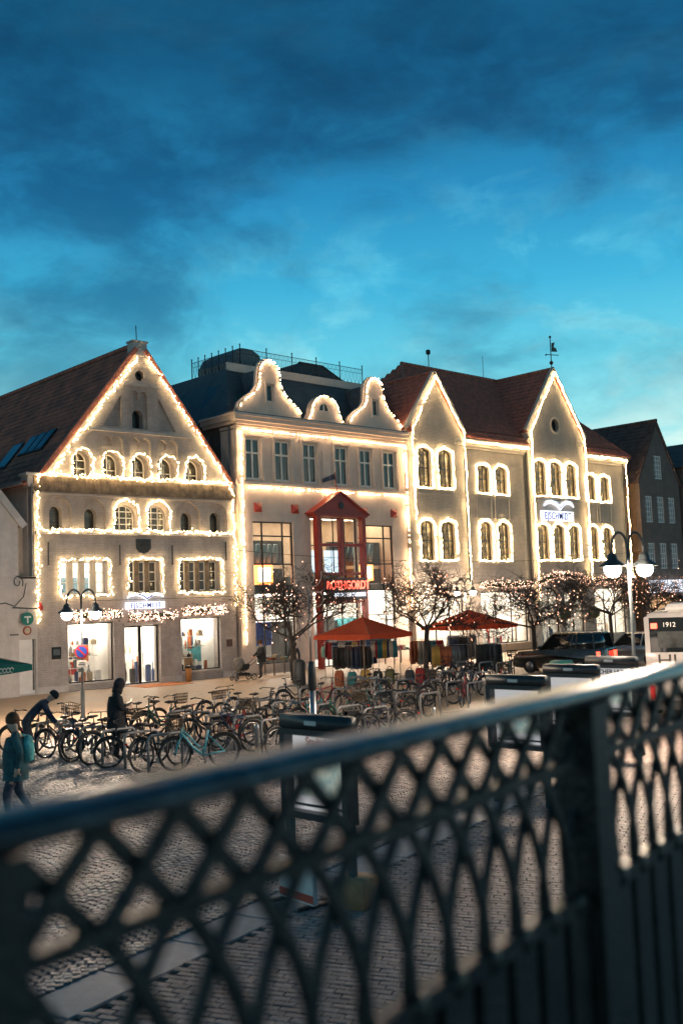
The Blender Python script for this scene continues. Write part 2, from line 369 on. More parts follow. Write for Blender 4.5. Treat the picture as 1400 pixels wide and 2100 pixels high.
COBM=[mat('granite_cobble_%s'%n,c,.5,var=.25,scale=13,bump=.5,bscale=50,patch=.38) for n,c in (('grey',(.33,.295,.275)),('rose',(.36,.29,.265)),('dark',(.24,.215,.205)),('pale',(.41,.375,.345)))]
PAVM=[mat('brick_paver_%s'%n,c,.6,var=.2,scale=15,bump=.4,bscale=60,patch=.32) for n,c in (('mauve',(.31,.255,.235)),('brown',(.27,.22,.20)),('pink',(.35,.28,.255)))]
M['flag']=mat('granite_flagstone',(.40,.375,.36),.6,var=.12,scale=5,bump=.3,bscale=50)
sheet('ground',[(-1500,-1500),(1500,-1500),(1500,1500),(-1500,1500)],-.06,M['asph'])
SO=Vector((4.67,8.34)); SA=math.radians(15); E1=Vector((math.cos(SA),math.sin(SA))); E2=Vector((-math.sin(SA),math.cos(SA)))
def st(s,t): p=SO+E1*s+E2*t; return (p.x,p.y)
def border(x): return 24.5-.27*(x-12)
plaza=sheet('plaza_cobbles',[st(-40,.62),st(75,.62),(75,27.6),(75,border(75)) if border(75)>27.6 else (75,27.6),(31,border(31)),(-30,border(-30))],-.016,M['cobfar'])
pavement=sheet('pavement',[(-30,border(-30)),(31,border(31)),(31.2,33.2),(95,33.2),(95,44),(-30,44)],0.0,M['pave'],thick=.05)
road=sheet('road',[(31.2,border(31)-.1),(75,20),(95,20),(95,33.2),(31.2,33.2)],-.012,M['cobfar'])
bank=sheet('brick_paving',[st(-40,0),st(75,0),st(75,-14),st(-40,-14)],-.018,M['joint'])
# flagstone strip between cobbles and brick paving: single slabs
strip=sheet('flagstone_strip',[st(-40,0),st(-40,.62),st(75,.62),st(75,0)],-.020,M['joint'])
fb=MB(); fb.add([(-.49,-.30,-.03),(.49,-.30,-.03),(.49,.30,-.03),(-.49,.30,-.03),(-.48,-.292,.0),(.48,-.292,.0),(.48,.292,.0),(-.48,.292,.0)],[(4,5,6,7),(0,1,5,4),(1,2,6,5),(2,3,7,6),(3,0,4,7)])
fme=fb.mesh('slab',M['flag'])
for i in range(-2,22):
    o=link('slab',fme,strip); x,y=st(i+.35,.31); o.location=(x,y,RN.uniform(-.003,.003)); o.rotation_euler=(0,0,SA)
def stone_mesh(name,w,l,m_,rnd,h=.016,n=0):
    b=MB(); b.smooth=False; i_=.012
    def jit(k): return rnd.uniform(-k,k)
    lo=[(-w/2+jit(rj),-l/2+jit(rj),-.02) for rj in (0,)]
    rj=.06*min(w,l)
    c=[(-1,-1),(1,-1),(1,1),(-1,1)]
    bot=[(a*w/2+jit(rj),d*l/2+jit(rj)) for a,d in c]
    vs=[(x,y,-.03) for x,y in bot]+[(x*.96,y*.96,h*.55) for x,y in bot]+[(x*(1-i_*2/w),y*(1-i_*2/l),h+jit(.002)) for x,y in bot]
    fs=[]
    for r in (0,4):
        for k in range(4): fs.append((r+k,r+(k+1)%4,r+4+(k+1)%4,r+4+k))
    fs.append((8,9,10,11)); b.add(vs,fs); return b
CM=[]; rnd=random.Random(5)
for k in range(12): CM.append(stone_mesh('cobble',.098,.096,None,rnd))
CMesh=[[b.mesh('cobble',COBM[j]) for j in range(4)] for b in CM]
stones=[]
W_=1.25; Rr=.78
for col in range(0,15):
    tc_=.64+W_*(col+.5)
    for j in range(-40,330):
        half=math.asin(W_/2/Rr); na=13
        for i in range(na):
            a=-half+2*half*(i+.5)/na
            t=tc_+Rr*math.sin(a); s=j*.108+Rr*(math.cos(a)-1)*1.0+(.03 if col%2 else 0)
            x,y=st(s,t)
            if y>border(x)-.06: continue
            px=to_px((x,y,0))
            if px[2]>27 or not(-60<px[0]<1460) or not(1400<px[1]<2180): continue
            stones.append((px[2],x,y,-a+SA+PI/2*0,rnd.randrange(12),rnd.choices(range(4),(5,3,2,3))[0],rnd.uniform(-.006,.004),rnd.uniform(.93,1.06)))
stones.sort()
def scatter(parent,name,items,meshes,protos,mats,n_single):
    for (d,x,y,a,k,j,dz,s_) in items[:n_single]:
        o=link(name,meshes[k][j],parent); o.location=(x,y,dz); o.rotation_euler=(rnd.uniform(-.03,.03),rnd.uniform(-.03,.03),a+rnd.uniform(-.06,.06)); o.scale=(s_,s_,1)
    b=MB(); V=b.v; F=b.f
    for (d,x,y,a,k,j,dz,s_) in items[n_single:]:
        a+=rnd.uniform(-.06,.06); c,s=math.cos(a)*s_,math.sin(a)*s_; o=len(V); P=protos[k]
        V.extend((x+c*p[0]-s*p[1],y+s*p[0]+c*p[1],p[2]+dz) for p in P.v)
        F.extend(tuple(q+o for q in f) for f in P.f); b.mi.extend([j]*len(P.f)); b.sm.extend([False]*len(P.f))
    if b.v: tag(b.build('further_'+name+'s',mats,parent),kind='stuff')
scatter(plaza,'cobble',stones,CMesh,CM,COBM,300)
PMs=[stone_mesh('paver',.194,.094,None,rnd,h=.010) for k in range(6)]
for b in PMs: pass
PMesh=[[b.mesh('paver',PAVM[j]) for j in range(3)] for b in PMs]
pav=[]; PA=math.radians(-66); ca,sa=math.cos(PA),math.sin(PA)
for r in range(-160,220):
    for q in range(-80,80):
        lx=q*.2+(.1 if r%2 else 0); ly=r*.1
        x=7+ca*lx-sa*ly; y=6+sa*lx+ca*ly
        rel=Vector((x,y))-SO
        if rel.dot(E2)>-.06: continue
        px=to_px((x,y,0))
        if not(-80<px[0]<1480) or not(1420<px[1]<2200) or px[2]<2: continue
        pav.append((px[2],x,y,PA,rnd.randrange(6),rnd.randrange(3),rnd.uniform(-.003,.002),1.0))
pav.sort()
scatter(bank,'paver',pav,PMesh,PMs,PAVM,300)
# ------------------------------------------------------------------ building kit
ORD=['first','second','third','fourth','fifth','sixth','seventh','eighth','ninth','tenth','eleventh','twelfth']
def roof_tiles(parent, name, O, a, b_, poly, m_, tw=.26, th=.36, label=None):
    """courses of curved pantiles on the plane O + a*u + b*v, kept inside poly (u,v)"""
    a=Vector(a).normalized(); b_=Vector(b_).normalized(); n=a.cross(b_).normalized(); O=Vector(O)
    if n.z<0: n=-n
    us=[p[0] for p in poly]; vs_=[p[1] for p in poly]
    def ins(u,v):
        c=False; k=len(poly); j=k-1
        for i in range(k):
            if (poly[i][1]>v)!=(poly[j][1]>v) and u<(poly[j][0]-poly[i][0])*(v-poly[i][1])/(poly[j][1]-poly[i][1]+1e-12)+poly[i][0]: c=not c
            j=i
        return c
    mb=MB(); prof=[(0,.035),(.28,.045),(.5,.004),(.78,.0),(1.0,.032)]
    v=min(vs_); r=0
    while v<max(vs_):
        u=min(us)
        while u<max(us):
            if ins(u+tw/2,v+th*.5):
                V_=[]; dz=RN.uniform(0,.006); v1=v+th*1.04
                for (vv,hh) in ((v,.034+dz),(v1,.0)):
                    for q,h in prof: V_.append(tuple(O+a*(u+q*tw)+b_*vv+n*(h+hh)))
                for q,h in prof: V_.append(tuple(O+a*(u+q*tw)+b_*v+n*(h-.004)))
                F_=[(i,i+1,i+6,i+5) for i in range(4)]+[(10+i,11+i,i+1,i) for i in range(4)]
                mb.add(V_,F_)
            u+=tw
        v+=th
    o=mb.build(name,m_,parent); tag(o,kind='stuff')
    base=MB(); k=len(poly); base.add([tuple(O+a*p[0]+b_*p[1]-n*.03) for p in poly]+[tuple(O+a*p[0]+b_*p[1]-n*.14) for p in poly],[tuple(range(k)),tuple(range(k,2*k))[::-1]]+[(i,(i+1)%k,(i+1)%k+k,i+k) for i in range(k)])
    base.build('roof_deck',m_,parent)
    return o
def ridge_caps(parent,p,q,m_,r=.13,step=.42):
    p=Vector(p);q=Vector(q);d=q-p;n=int(d.length/step)+1; mb=MB()
    for i in range(n):
        a=p+d*(i/n);b_=p+d*((i+1.06)/n); mb.tube([a,b_],[r*1.06,r*.94],8,False)
    return mb.build('ridge_tiles',m_,parent)
def rect_window(parent, u0,u1,z0,z1, y, cols, rows, fm, gm, fr=.06, mu=.035, th=.06, rowz=None, colu=None, name='window', label=None, mul=None):
    """frame with glazing bars, each pane a piece of its own; rowz/colu are divisions as fractions"""
    colu=colu or [i/cols for i in range(1,cols)]; rowz=rowz or [i/rows for i in range(1,rows)]
    mb=MB(); mb.plate(rect(u0,u1,z0,z1),y-th/2,y+th/2,[rect(u0+fr,u1-fr,z0+fr,z1-fr)])
    U=[u0+fr]+[u0+(u1-u0)*c for c in colu]+[u1-fr]; Z=[z0+fr]+[z0+(z1-z0)*c for c in rowz]+[z1-fr]
    mw=mul or mu
    for c in U[1:-1]: mb.b(c-mw/2,c+mw/2,y-th*.40,y+th*.40,z0+fr,z1-fr)
    for c in Z[1:-1]:
        for i in range(len(U)-1): mb.b(U[i]+(mw/2 if i else 0),U[i+1]-(mw/2 if i<len(U)-2 else 0),y-th*.36,y+th*.36,c-mu/2,c+mu/2)
    o=mb.build(name,fm,parent)
    if label: o['label']=label
    for i in range(len(U)-1):
        for j in range(len(Z)-1):
            p=MB(); p.add([(U[i],y+.012,Z[j]),(U[i+1],y+.012,Z[j]),(U[i+1],y+.012,Z[j+1]),(U[i],y+.012,Z[j+1])],[(0,1,2,3)]); p.build('pane',gm,o)
    return o
def arch_window(parent, u0,u1,z0,z1, y, rise, cols, rows, fm, gm, fr=.05, mu=.03, th=.06, name='window', transom=None):
    P=arch(u0,u1,z0,z1,rise); mb=MB(); mb.plate(P,y-th/2,y+th/2,[shrink(P,fr)])
    w=(u1-u0)/2; rs=w if rise is None else rise
    def top(u):
        Rq=(w*w+rs*rs)/(2*rs); c=(u0+u1)/2; return z1-Rq+math.sqrt(max(0,Rq*Rq-(u-c)**2))
    for i in range(1,cols):
        c=u0+(u1-u0)*i/cols; mb.b(c-mu/2,c+mu/2,y-th*.4,y+th*.4,z0+fr*.5,top(c)-fr*.5)
    for j in range(1,rows):
        c=z0+(z1-z0)*j/rows
        if c>z1-rs*.8: continue
        mb.b(u0+fr*.5,u1-fr*.5,y-th*.36,y+th*.36,c-mu/2,c+mu/2)
    if transom: c=z0+(z1-z0)*transom; mb.b(u0+fr*.5,u1-fr*.5,y-th*.5,y+th*.5,c-.05,c+.05)
    o=mb.build(name,fm,parent); p=MB(); p.plate(shrink(P,fr*.6),y+.012,y+.016); p.build('pane',gm,o); return o
OCT=[(1,0,0),(-1,0,0),(0,1,0),(0,-1,0),(0,0,1),(0,0,-1)]; OCF=[(0,2,4),(2,1,4),(1,3,4),(3,0,4),(2,0,5),(1,2,5),(3,1,5),(0,3,5)]
def light_string(label, pts, spacing=.085, jit=.05, out=.03, r=.022, bulb='bulb', Mx=None, group=None, name='light_string', closed=False, cat='string lights', wire=True, njit=None, leaf=0):
    """a cable along pts with little glowing bulbs around it"""
    P=[Vector(p) for p in pts]
    if closed: P.append(P[0])
    if Mx is not None: P=[Mx@p for p in P]
    mb=MB()
    if wire:
        mb.cur=1; mb.tube(P,.008,4,False)
    mb.cur=0; nj=out if njit is None else njit
    for a,b_ in zip(P,P[1:]):
        d=b_-a; L=d.length
        if L<1e-4: continue
        t=d/L; s1=t.cross(Vector((0,1,0)))
        if s1.length<.1: s1=Vector((1,0,0))
        s1.normalize(); s2=t.cross(s1).normalized()
        if s2.y>0: s2=-s2
        n=max(1,int(round(L/(spacing*1.12)))); ph=RN.uniform(0,6); dead=RN.uniform(.1,.9) if L>2 else 9
        for i in range(n):
            if abs(i/n-dead)<.07/L or RN.random()<.05: continue
            wob=.022*math.sin(i*spacing*2.3+ph)+.015*math.sin(i*spacing*6.1+ph*2)
            p=s1*(wob if leaf or jit>.03 else wob*.5)+a+d*((i+RN.uniform(.2,.8))/n)+s1*RN.gauss(0,jit*.6)+s2*RN.uniform(.012,nj+.012)
            q=r*RN.uniform(.55,1.3); mb.add([(p.x+x*q,p.y+y*q,p.z+z*q) for x,y,z in OCT],OCF)
            if RN.random()<leaf:
                mb.cur=1; p=a+d*((i+RN.random())/n)+s1*RN.gauss(0,jit*.7)+s2*RN.uniform(.05,nj+.06); w=Vector((RN.gauss(0,1),RN.gauss(0,.3),RN.gauss(0,1))).normalized()*RN.uniform(.05,.10); v=w.orthogonal().normalized()*.025
                mb.add([tuple(p-v),tuple(p+v),tuple(p+w)],[(0,1,2)]); mb.cur=0
    return mb.build(name,[M[bulb],M['wire']],None,label=label,cat=cat,group=group)
def garland(label, u0,u1,z0,z1,y, n, Mx, depth=.28, group=None, bulb='bulbg', path=None):
    """thick fir garland: needle sprays with bulbs all through it"""
    mb=MB(); mb.cur=1
    mb.tube([Mx@Vector((u0+(u1-u0)*i/16,y-depth*.45,(z0+z1)/2+(path(i/16) if path else 0))) for i in range(17)],[.05]+[(z1-z0)*.26]*15+[.05],7)
    for i in range(int(n*1.4)):
        p=Vector((RN.uniform(u0,u1),y-RN.uniform(0,depth),RN.gauss((z0+z1)/2,(z1-z0)*.27)))
        if path: p.z+=path((p.x-u0)/(u1-u0))
        d=Vector((RN.gauss(0,1),RN.gauss(0,.7),RN.gauss(-.2,1))).normalized()*RN.uniform(.10,.20); s=d.orthogonal().normalized()*.03
        mb.add([tuple(Mx@(p-s)),tuple(Mx@(p+s)),tuple(Mx@(p+d))],[(0,1,2)])
    mb.cur=0
    for i in range(n):
        p=Vector((RN.uniform(u0,u1),y-RN.uniform(.02,depth+.03),RN.gauss((z0+z1)/2,(z1-z0)*.26)))
        if path: p.z+=path((p.x-u0)/(u1-u0))
        p=Mx@p; q=RN.uniform(.017,.027); mb.add([(p.x+x*q,p.y+yy*q,p.z+z*q) for x,yy,z in OCT],OCF)
    return mb.build('garland',[M[bulb],M['fir']],None,label=label,cat='garland',group=group)
M['fir']=mat('fir_needles',(.03,.045,.02),.7,var=.4,scale=5)
def text_mesh(name, s, size, m_, parent, loc, rot=(PI/2,0,0), ext=.015, sx=1.0, align='CENTER', bold=0.0, space=1.0):
    cu=bpy.data.curves.new(name,'FONT'); cu.body=s; cu.size=size; cu.extrude=ext; cu.align_x=align; cu.offset=bold; cu.space_character=space
    o=bpy.data.objects.new(name,cu); COL.objects.link(o); dg=bpy.context.evaluated_depsgraph_get(); me=bpy.data.meshes.new_from_object(o.evaluated_get(dg)); bpy.data.objects.remove(o); bpy.data.curves.remove(cu)
    me.materials.clear(); me.materials.append(m_); t=link(name,me,parent); t.location=loc; t.rotation_euler=rot; t.scale=(sx,1,1); return t
def bird_sign(parent,u,z,y,w,h):
    """gull over the shop name, with a glowing white surround and a violet line"""
    o=MB()
    up_=[(-.5,.10),(-.40,.42),(-.26,.50),(-.10,.40),(.02,.10),(.14,.38),(.28,.52),(.42,.44),(.5,.14)]
    lo=[(.5,.02),(.40,.22),(.28,.26),(.16,.10),(.03,-.28),(-.06,.0),(-.16,.16),(-.28,.24),(-.40,.16),(-.5,-.02)]
    o.plate([(u+x*w,z+q*h) for x,q in lo+up_[::-1]] if False else [(u+x*w,z+q*h) for x,q in up_[::-1]+lo[::-1]],y,y+.05)
    g=o.build('gull_light',M['sign'],parent)
    l=MB(); pts=[(-.22,.40),(-.10,.26),(.03,-.10),(.12,.12),(.22,.36)]
    for a,b_ in zip(pts,pts[1:]): l.bar((u+a[0]*w,y-.03,z+a[1]*h),(u+b_[0]*w,y-.03,z+b_[1]*h),.03,.055,(0,0,1))
    l.build('gull_line',M['signblue'],g)
def shop_room(parent, u0,u1,z0,z1, y0, depth, lamp='panel', m_='room', lampz=None, fill=True):
    """the lit room behind a shop window"""
    b=MB(); y1=y0+depth
    b.add([(u0,y0,z0),(u1,y0,z0),(u1,y1,z0),(u0,y1,z0),(u0,y0,z1),(u1,y0,z1),(u1,y1,z1),(u0,y1,z1)],[(0,1,2,3),(4,7,6,5),(3,2,6,7),(0,3,7,4),(1,5,6,2)])
    r=b.build('shop_room',M[m_],parent)
    n=max(1,int((u1-u0)/1.1)); w=(u1-u0)/n
    for i in range(n):
        l=MB(); l.b(u0+w*(i+.2),u0+w*(i+.8),y0+depth*.25,y0+depth*.75,z1-.09,z1-.03); l.build('ceiling_lamp',M[lamp],r)
    return r
GOODM=[plain('goods_'+n,c,.5) for n,c in (('white',(.75,.73,.7)),('rust',(.42,.13,.05)),('navy',(.05,.08,.18)),('beige',(.5,.4,.28)),('grey',(.2,.2,.2)),('green',(.10,.20,.12)),('black',(.03,.03,.03)),('red',(.5,.05,.04)),('wood',(.35,.2,.1)),('teal',(.06,.25,.28)))]
def goods(Mx, u0,u1,z0,y0, n, hmin,hmax, rnd_, where, shelves=(0,), kinds=(0,1,2,3,4,6,8)):
    """single things set out in a shop window"""
    for zz in shelves:
        u=u0+.05
        while u<u1-.1:
            w=rnd_.uniform(.10,.30); h=rnd_.uniform(hmin,hmax); k=rnd_.choice(kinds); d=rnd_.uniform(.08,.2); yy=y0+rnd_.uniform(0,.25); t=rnd_.random(); mb=MB()
            if t<.45: mb.mb(Matrix.Translation((u+w/2,yy,z0+zz+h/2))@Matrix.Rotation(rnd_.uniform(-.3,.3),4,'Z'),w,d,h); mb.b(u+w*.2,u+w*.8,yy-d*.2,yy+d*.2,z0+zz+h,z0+zz+h+.02); nm='gift_box'; lb='gift box'
            elif t<.75: mb.lathe([(w*.16,0),(w*.34,h*.2),(w*.4,h*.5),(w*.15,h*.78),(w*.18,h)],10,(u+w/2,yy,z0+zz)); nm='vase'; lb='vase'
            else: mb.lathe([(w*.3,0),(w*.3,h*.55),(w*.08,h*.7),(w*.08,h)],10,(u+w/2,yy,z0+zz)); nm='bottle'; lb='bottle'
            o=mb.build(nm,GOODM[k],None,label=f'{GOODM[k].name.split("_")[1]} {lb} on display {where}',cat=lb.split()[-1] if lb!='gift box' else 'box',group=f'goods shown {where}')
            o.matrix_world=Mx
            u+=w+rnd_.uniform(.03,.2)
# ------------------------------------------------------------------ white gabled house
LB=empty('gabled_house',(21.62,41.75,0),math.radians(-1.6),'white brick gabled house outlined in lights beside the cream building','house')
LM=Matrix.Translation((21.62,41.75,0))@Matrix.Rotation(math.radians(-1.6),4,'Z')
def double_arch(u0,u1,z0,z1):
    m_=(u0+u1)/2; r=(u1-u0)/4; zs=z1-r; pts=[(u0,z0),(u1,z0)]
    for i in range(9): a=PI*i/8; pts.append((u1-r+r*math.cos(a),zs+r*math.sin(a)))
    pts[-1]=(m_+.03,zs); pts.append((m_+.03,zs-.16)); pts.append((m_-.03,zs-.16)); pts.append((m_-.03,zs))
    for i in range(1,9): a=PI*i/8; pts.append((u0+r+r*math.cos(a),zs+r*math.sin(a)))
    return pts
def quarter(u0,u1,z0,z1,left):
    r=(u1-u0); zs=z1-r*.8; pts=[(u0,z0),(u1,z0)]
    if left:
        pts.append((u1,zs))
        for i in range(1,7): a=PI/2*i/6; pts.append((u1-r+r*math.cos(a)*1.0,zs+(z1-zs)*math.sin(a)))
        pts[-1]=(u0+.02,z1); pts.append((u0,z1-.3))
    else:
        pts.append((u1,z1-.3)); pts.append((u1-.02,z1))
        for i in range(1,7): a=PI/2+PI/2*i/6; pts.append((u0+r+r*math.cos(a),zs+(z1-zs)*math.sin(a)))
    return pts
L_out=[(-.2,0),(10.4,0),(10.4,9.5),(10.15,9.5),(5.62,15.35),(4.88,15.35),(.25,9.45),(-.2,9.45)]
n_up=[arch(1.67,2.66,9.45,10.69),double_arch(3.12,4.24,9.45,11.42),double_arch(4.60,5.72,9.45,11.42),double_arch(6.06,7.20,9.45,11.42),arch(7.59,8.70,9.45,10.66)]
n_side=[quarter(2.70,2.96,10.3,11.35,True) ,quarter(7.52-.22,7.52,10.8,11.35,False)]
w_up=[(1.70,2.62),(3.18,4.18),(4.66,5.66),(6.12,7.14),(7.63,8.66)]
mid=[(.25,1.59,.62,1.22,8.10),(1.97,3.28,2.30,2.92,8.04),(3.68,5.0,3.80,4.88,8.25),(5.39,6.67,5.50,6.56,8.25),(7.05,8.39,7.40,8.02,8.02),(8.79,9.98,9.08,9.68,8.06)]
niches=n_up+[arch(a,b_,7.08,8.52,.55) for a,b_,*_ in mid]+[double_arch(4.70,5.59,11.86,13.64),[(3.22,11.86),(4.18,11.86),(4.18,13.36)],[(6.17,11.86),(7.13,11.86),(6.17,13.45)]]
big=[rect(1.05,3.32,4.21,5.68),rect(4.42,6.06,4.19,5.68),rect(7.16,9.48,4.19,5.68)]
shop=[rect(1.33,3.59,.32,2.93),rect(4.12,6.02,.0005,2.71),rect(7.15,9.42,.45,2.95)]
oval=[(5.2+.25*math.cos(2*PI*i/16),14.38+.25*math.sin(2*PI*i/16)) for i in range(16)]
b=MB(); b.plate(L_out,-.06,.13,niches+big+[shop[0],rect(4.12,6.02,.02,2.71),shop[2],oval],back=False); b.build('front_wall',M['lwall'],LB)
h2=[arch(a,b_,9.5,10.64) for a,b_ in w_up]+[arch(c,d,7.09,t) for a,b_,c,d,t in mid]+[arch(4.86,5.42,11.9,12.78)]
b=MB(); b.plate(shrink(L_out,.03),.13,.55,h2+[shrink(x,-.004) for x in big]+[shop[0],rect(4.12,6.02,.05,2.71),shop[2],oval],back=False); b.build('inner_wall',M['lwall'],LB)
for a,b_ in w_up: arch_window(LB,a+.02,b_-.02,9.5,10.62,.50,None,2,3,M['whitew'],M['glassw'],.05,.035)
for i,(a,b_,c,d,t) in enumerate(mid):
    if i in(2,3): arch_window(LB,c,d,7.09,t,.30,.35,3,4,M['whitew'],M['lwin'] if 'lwin' in M else M['glassw'],.05,.035)
    else: arch_window(LB,c,d,7.09,t,.46,None,1,4,M['black'],M['glassw'],.05,.03)
arch_window(LB,4.86,5.42,11.9,12.78,.48,None,2,1,M['black'],M['glass'],.05,.03)
o=MB(); o.plate(oval,.20,.26,[shrink(oval,.05)]); o.b(5.18,5.22,.21,.25,14.16,14.60); o.b(4.98,5.42,.212,.248,14.36,14.40); o=o.build('oval_window',M['black'],LB); p=MB(); p.plate(oval,.265,.27); p.build('pane',M['glass'],o)
M['lit_blind']=emis('lit_office_window',(.80,.90,.95),.75,base=(.3,.3,.3))
# tall office window with a lit room, two darker ones
for k,(u0,u1,cols) in enumerate(((1.05,3.32,4),(4.42,6.06,3),(7.16,9.48,4))):
    w=(u1-u0)/cols
    fr=MB(); 
    for i in range(cols):
        fr.plate(rect(u0+i*w+(.10 if i else .02),u0+(i+1)*w-(.10 if i<cols-1 else .02),4.24,5.66),.26,.34,[rect(u0+i*w+(.16 if i else .08),u0+(i+1)*w-(.16 if i<cols-1 else .08),4.30,5.60)])
    wo_=fr.build('window',M['whitew'],LB)
    for i in range(1,cols):
        q=MB(); q.b(u0+i*w-.10,u0+i*w+.10,.18,.36,4.22,5.67); q.build('mullion',M['wood'] if k else M['rtrim'],wo_)
    bars=MB()
    for i in range(cols):
        a=u0+i*w+(.16 if i else .08); c=u0+(i+1)*w-(.16 if i<cols-1 else .08)
        for j in (1,2): z=4.30+1.30*j/3; bars.b(a,c,.275,.325,z-.018,z+.018)
        for j in range(3):
            q=MB(); z0=4.30+1.30*j/3; z1=z0+1.30/3; q.add([(a,.30,z0),(c,.30,z0),(c,.30,z1),(a,.30,z1)],[(0,1,2,3)]); q.build('pane',M['clear'] if k==0 else M['glassw'],wo_)
    bars.build('glazing_bars',M['whitew'],wo_)
    s=MB(); s.b(u0-.05,u1+.05,-.14,-.062,4.10,4.205); s.build('sill',M['lplain'],LB)
r=shop_room(LB,1.0,3.4,4.0,5.9,.56,2.2,'panel')
bl=MB(); bl.b(1.15,3.25,1.6,1.66,4.25,5.0); bl.build('wall_picture',plain('blue_grey_wall',(.16,.27,.33)),r)
# mouldings, plank ledge, iron ties, crest, finial
for nm,u0,u1,z0,z1,d in (('moulding',4.25,6.2,13.86,13.98,.10),('moulding',2.45,7.95,11.60,11.74,.12),('ledge',-.15,10.35,6.84,6.96,.14),('ledge',-.2,10.4,8.58,8.66,.10),('plinth',-.24,1.3,0,.28,.05),('plinth',3.62,4.08,0,.28,.05),('plinth',6.06,7.12,0,.28,.05),('plinth',9.46,10.42,0,.28,.05),('shop_fascia',1.25,3.68,2.96,3.04,.22),('shop_fascia',4.0,6.2,2.74,2.84,.2),('shop_fascia',7.05,9.52,2.97,3.05,.22)):
    q=MB(); q.b(u0,u1,-d-.06,-.062,z0,z1); q.build(nm,M['lplain'],LB)
u=-.2; ledge=MB().b(-.18,10.38,-.06,-.003,8.70,9.36).build('plank_ledge',M['wood'],LB)
while u<10.3:
    w=RN.uniform(.26,.46); w=min(w,10.38-u); q=MB(); t=RN.uniform(-.012,.012)
    q.add([(u+.008,-.24+t,8.68),(u+w-.008,-.24+t,8.68),(u+w-.008,-.09+t,9.38),(u+.008,-.09+t,9.38),(u+.008,-.20+t,8.68),(u+w-.008,-.20+t,8.68),(u+w-.008,-.055,9.38),(u+.008,-.055,9.38)],[(0,1,2,3),(4,7,6,5),(0,4,5,1),(2,6,7,3),(1,5,6,2),(0,3,7,4)])
    q.build('plank',M['wood'],ledge); u+=w
for uu,z0,z1 in ((.45,5.5,6.5),(3.95,5.5,6.4),(6.75,5.5,6.4),(9.85,5.7,6.6)):
    q=MB(); q.bar((uu,-.085,z0),(uu,-.085,z1),.045,.04); q.bar((uu-.05,-.085,z0),(uu+.05,-.085,z0+.02),.03,.03); q.build('wall_tie',M['iron'],LB)
q=MB(); q.plate([(4.80,6.68),(4.80,6.25),(4.95,6.08),(5.18,6.0),(5.41,6.08),(5.56,6.25),(5.56,6.68)][::-1],-.14,-.062)
for cx_ in(4.97,5.18,5.39): q.torus((cx_,-.15,6.38),.09,.025,'Y',12,5)
q.b(5.14,5.22,-.18,-.14,6.1,6.62); q.build('crest',M['iron'],LB)
q=MB(); q.b(4.82,5.68,-.10,.5,15.33,15.42); q.b(4.90,5.62,-.06,.5,15.42,16.0); q.b(4.84,5.68,-.1,.54,16.0,16.08)
q.torus((5.12,-.07,15.75),.10,.02,'Y',10,4); q.torus((5.42,-.07,15.75),.10,.02,'Y',10,4); q.build('gable_finial',M['lplain'],LB)
q=MB(); q.tube([(5.22,.2,16.0),(5.2,.2,16.85)],.022,5); q.build('lightning_rod',M['iron'],LB)
q=MB(); q.b(-.55,.2,-.14,.6,9.38,9.50); q.b(-.45,-.2,-.08,.6,8.9,9.38); q.build('kneeler',M['lplain'],LB)
q=MB(); q.b(10.2,10.62,-.14,.6,9.36,9.48); q.b(10.4,10.52,-.08,.6,8.9,9.36); q.build('kneeler',M['lplain'],LB)
# side walls and roof
q=MB(); q.b(-.2,.1,.55,23,0,9.3); q.build('side_wall',M['lplain'],LB); q=MB(); q.b(10.1,10.4,.55,23,0,9.3); q.build('side_wall',M['sidebrick'],LB)
SL=1.28; nb=Vector((1,0,SL)).normalized(); dn=Vector((-1,0,SL)).normalized()
e0=Vector((.05,.02,9.11+.14)); rl=(5.25-.05)*math.sqrt(1+SL*SL)
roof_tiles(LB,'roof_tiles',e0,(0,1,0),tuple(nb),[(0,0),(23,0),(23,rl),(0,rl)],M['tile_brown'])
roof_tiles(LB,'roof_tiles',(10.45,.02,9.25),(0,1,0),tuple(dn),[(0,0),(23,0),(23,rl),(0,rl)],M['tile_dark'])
nb2=Vector((1,0,.35)).normalized(); roof_tiles(LB,'roof_tiles',(-.65,.02,9.05),(0,1,0),tuple(nb2),[(0,0),(23,0),(23,.72),(0,.72)],M['tile_brown'])
ridge_caps(LB,(5.25,.0,15.98),(5.25,23,15.98),M['tile_red'])
for p,q_ in (((.02,-.06,9.30),(5.02,-.06,15.66)),((10.42,-.06,9.36),(5.5,-.06,15.64))):
    q=MB(); q.bar(p,q_,.22,.16,(0,-1,0)); q.build('verge',M['tile_red'],LB)
q=MB(); q.tube([(-.72,0,9.02),(-.72,23,9.02)],.07,6); q.build('gutter',M['lead'],LB)
q=MB(); q.tube([(-.3,-.09,9.0),(-.3,-.09,.2)],.045,6); q.build('downpipe',M['lead'],LB)
for v0,v1,u0,u1 in ((2.05,2.78,1.28,2.10),(2.86,3.62,1.28,2.08),(3.70,4.55,1.28,2.06),(5.0,6.15,.90,1.90)):
    def rp(u,v,h): return Vector((u,v,9.25+SL*(u-.05)))+Vector((-SL,0,1)).normalized()*h
    q=MB(); c=[rp(u0,v0,.13),rp(u0,v1,.13),rp(u1,v1,.13),rp(u1,v0,.13)]; c0=[rp(u0,v0,0),rp(u0,v1,0),rp(u1,v1,0),rp(u1,v0,0)]
    q.add([tuple(x) for x in c+c0],[(0,3,2,1)]+[(i,(i+1)%4,(i+1)%4+4,i+4) for i in range(4)]); s=q.build('skylight',M['frameblk'],LB)
    q=MB(); e=.06; c=[rp(u0+e,v0+e,.14),rp(u0+e,v1-e,.14),rp(u1-e,v1-e,.14),rp(u1-e,v0+e,.14)]; q.add([tuple(x) for x in c],[(0,3,2,1)]); q.build('pane',M['skyl'],s)
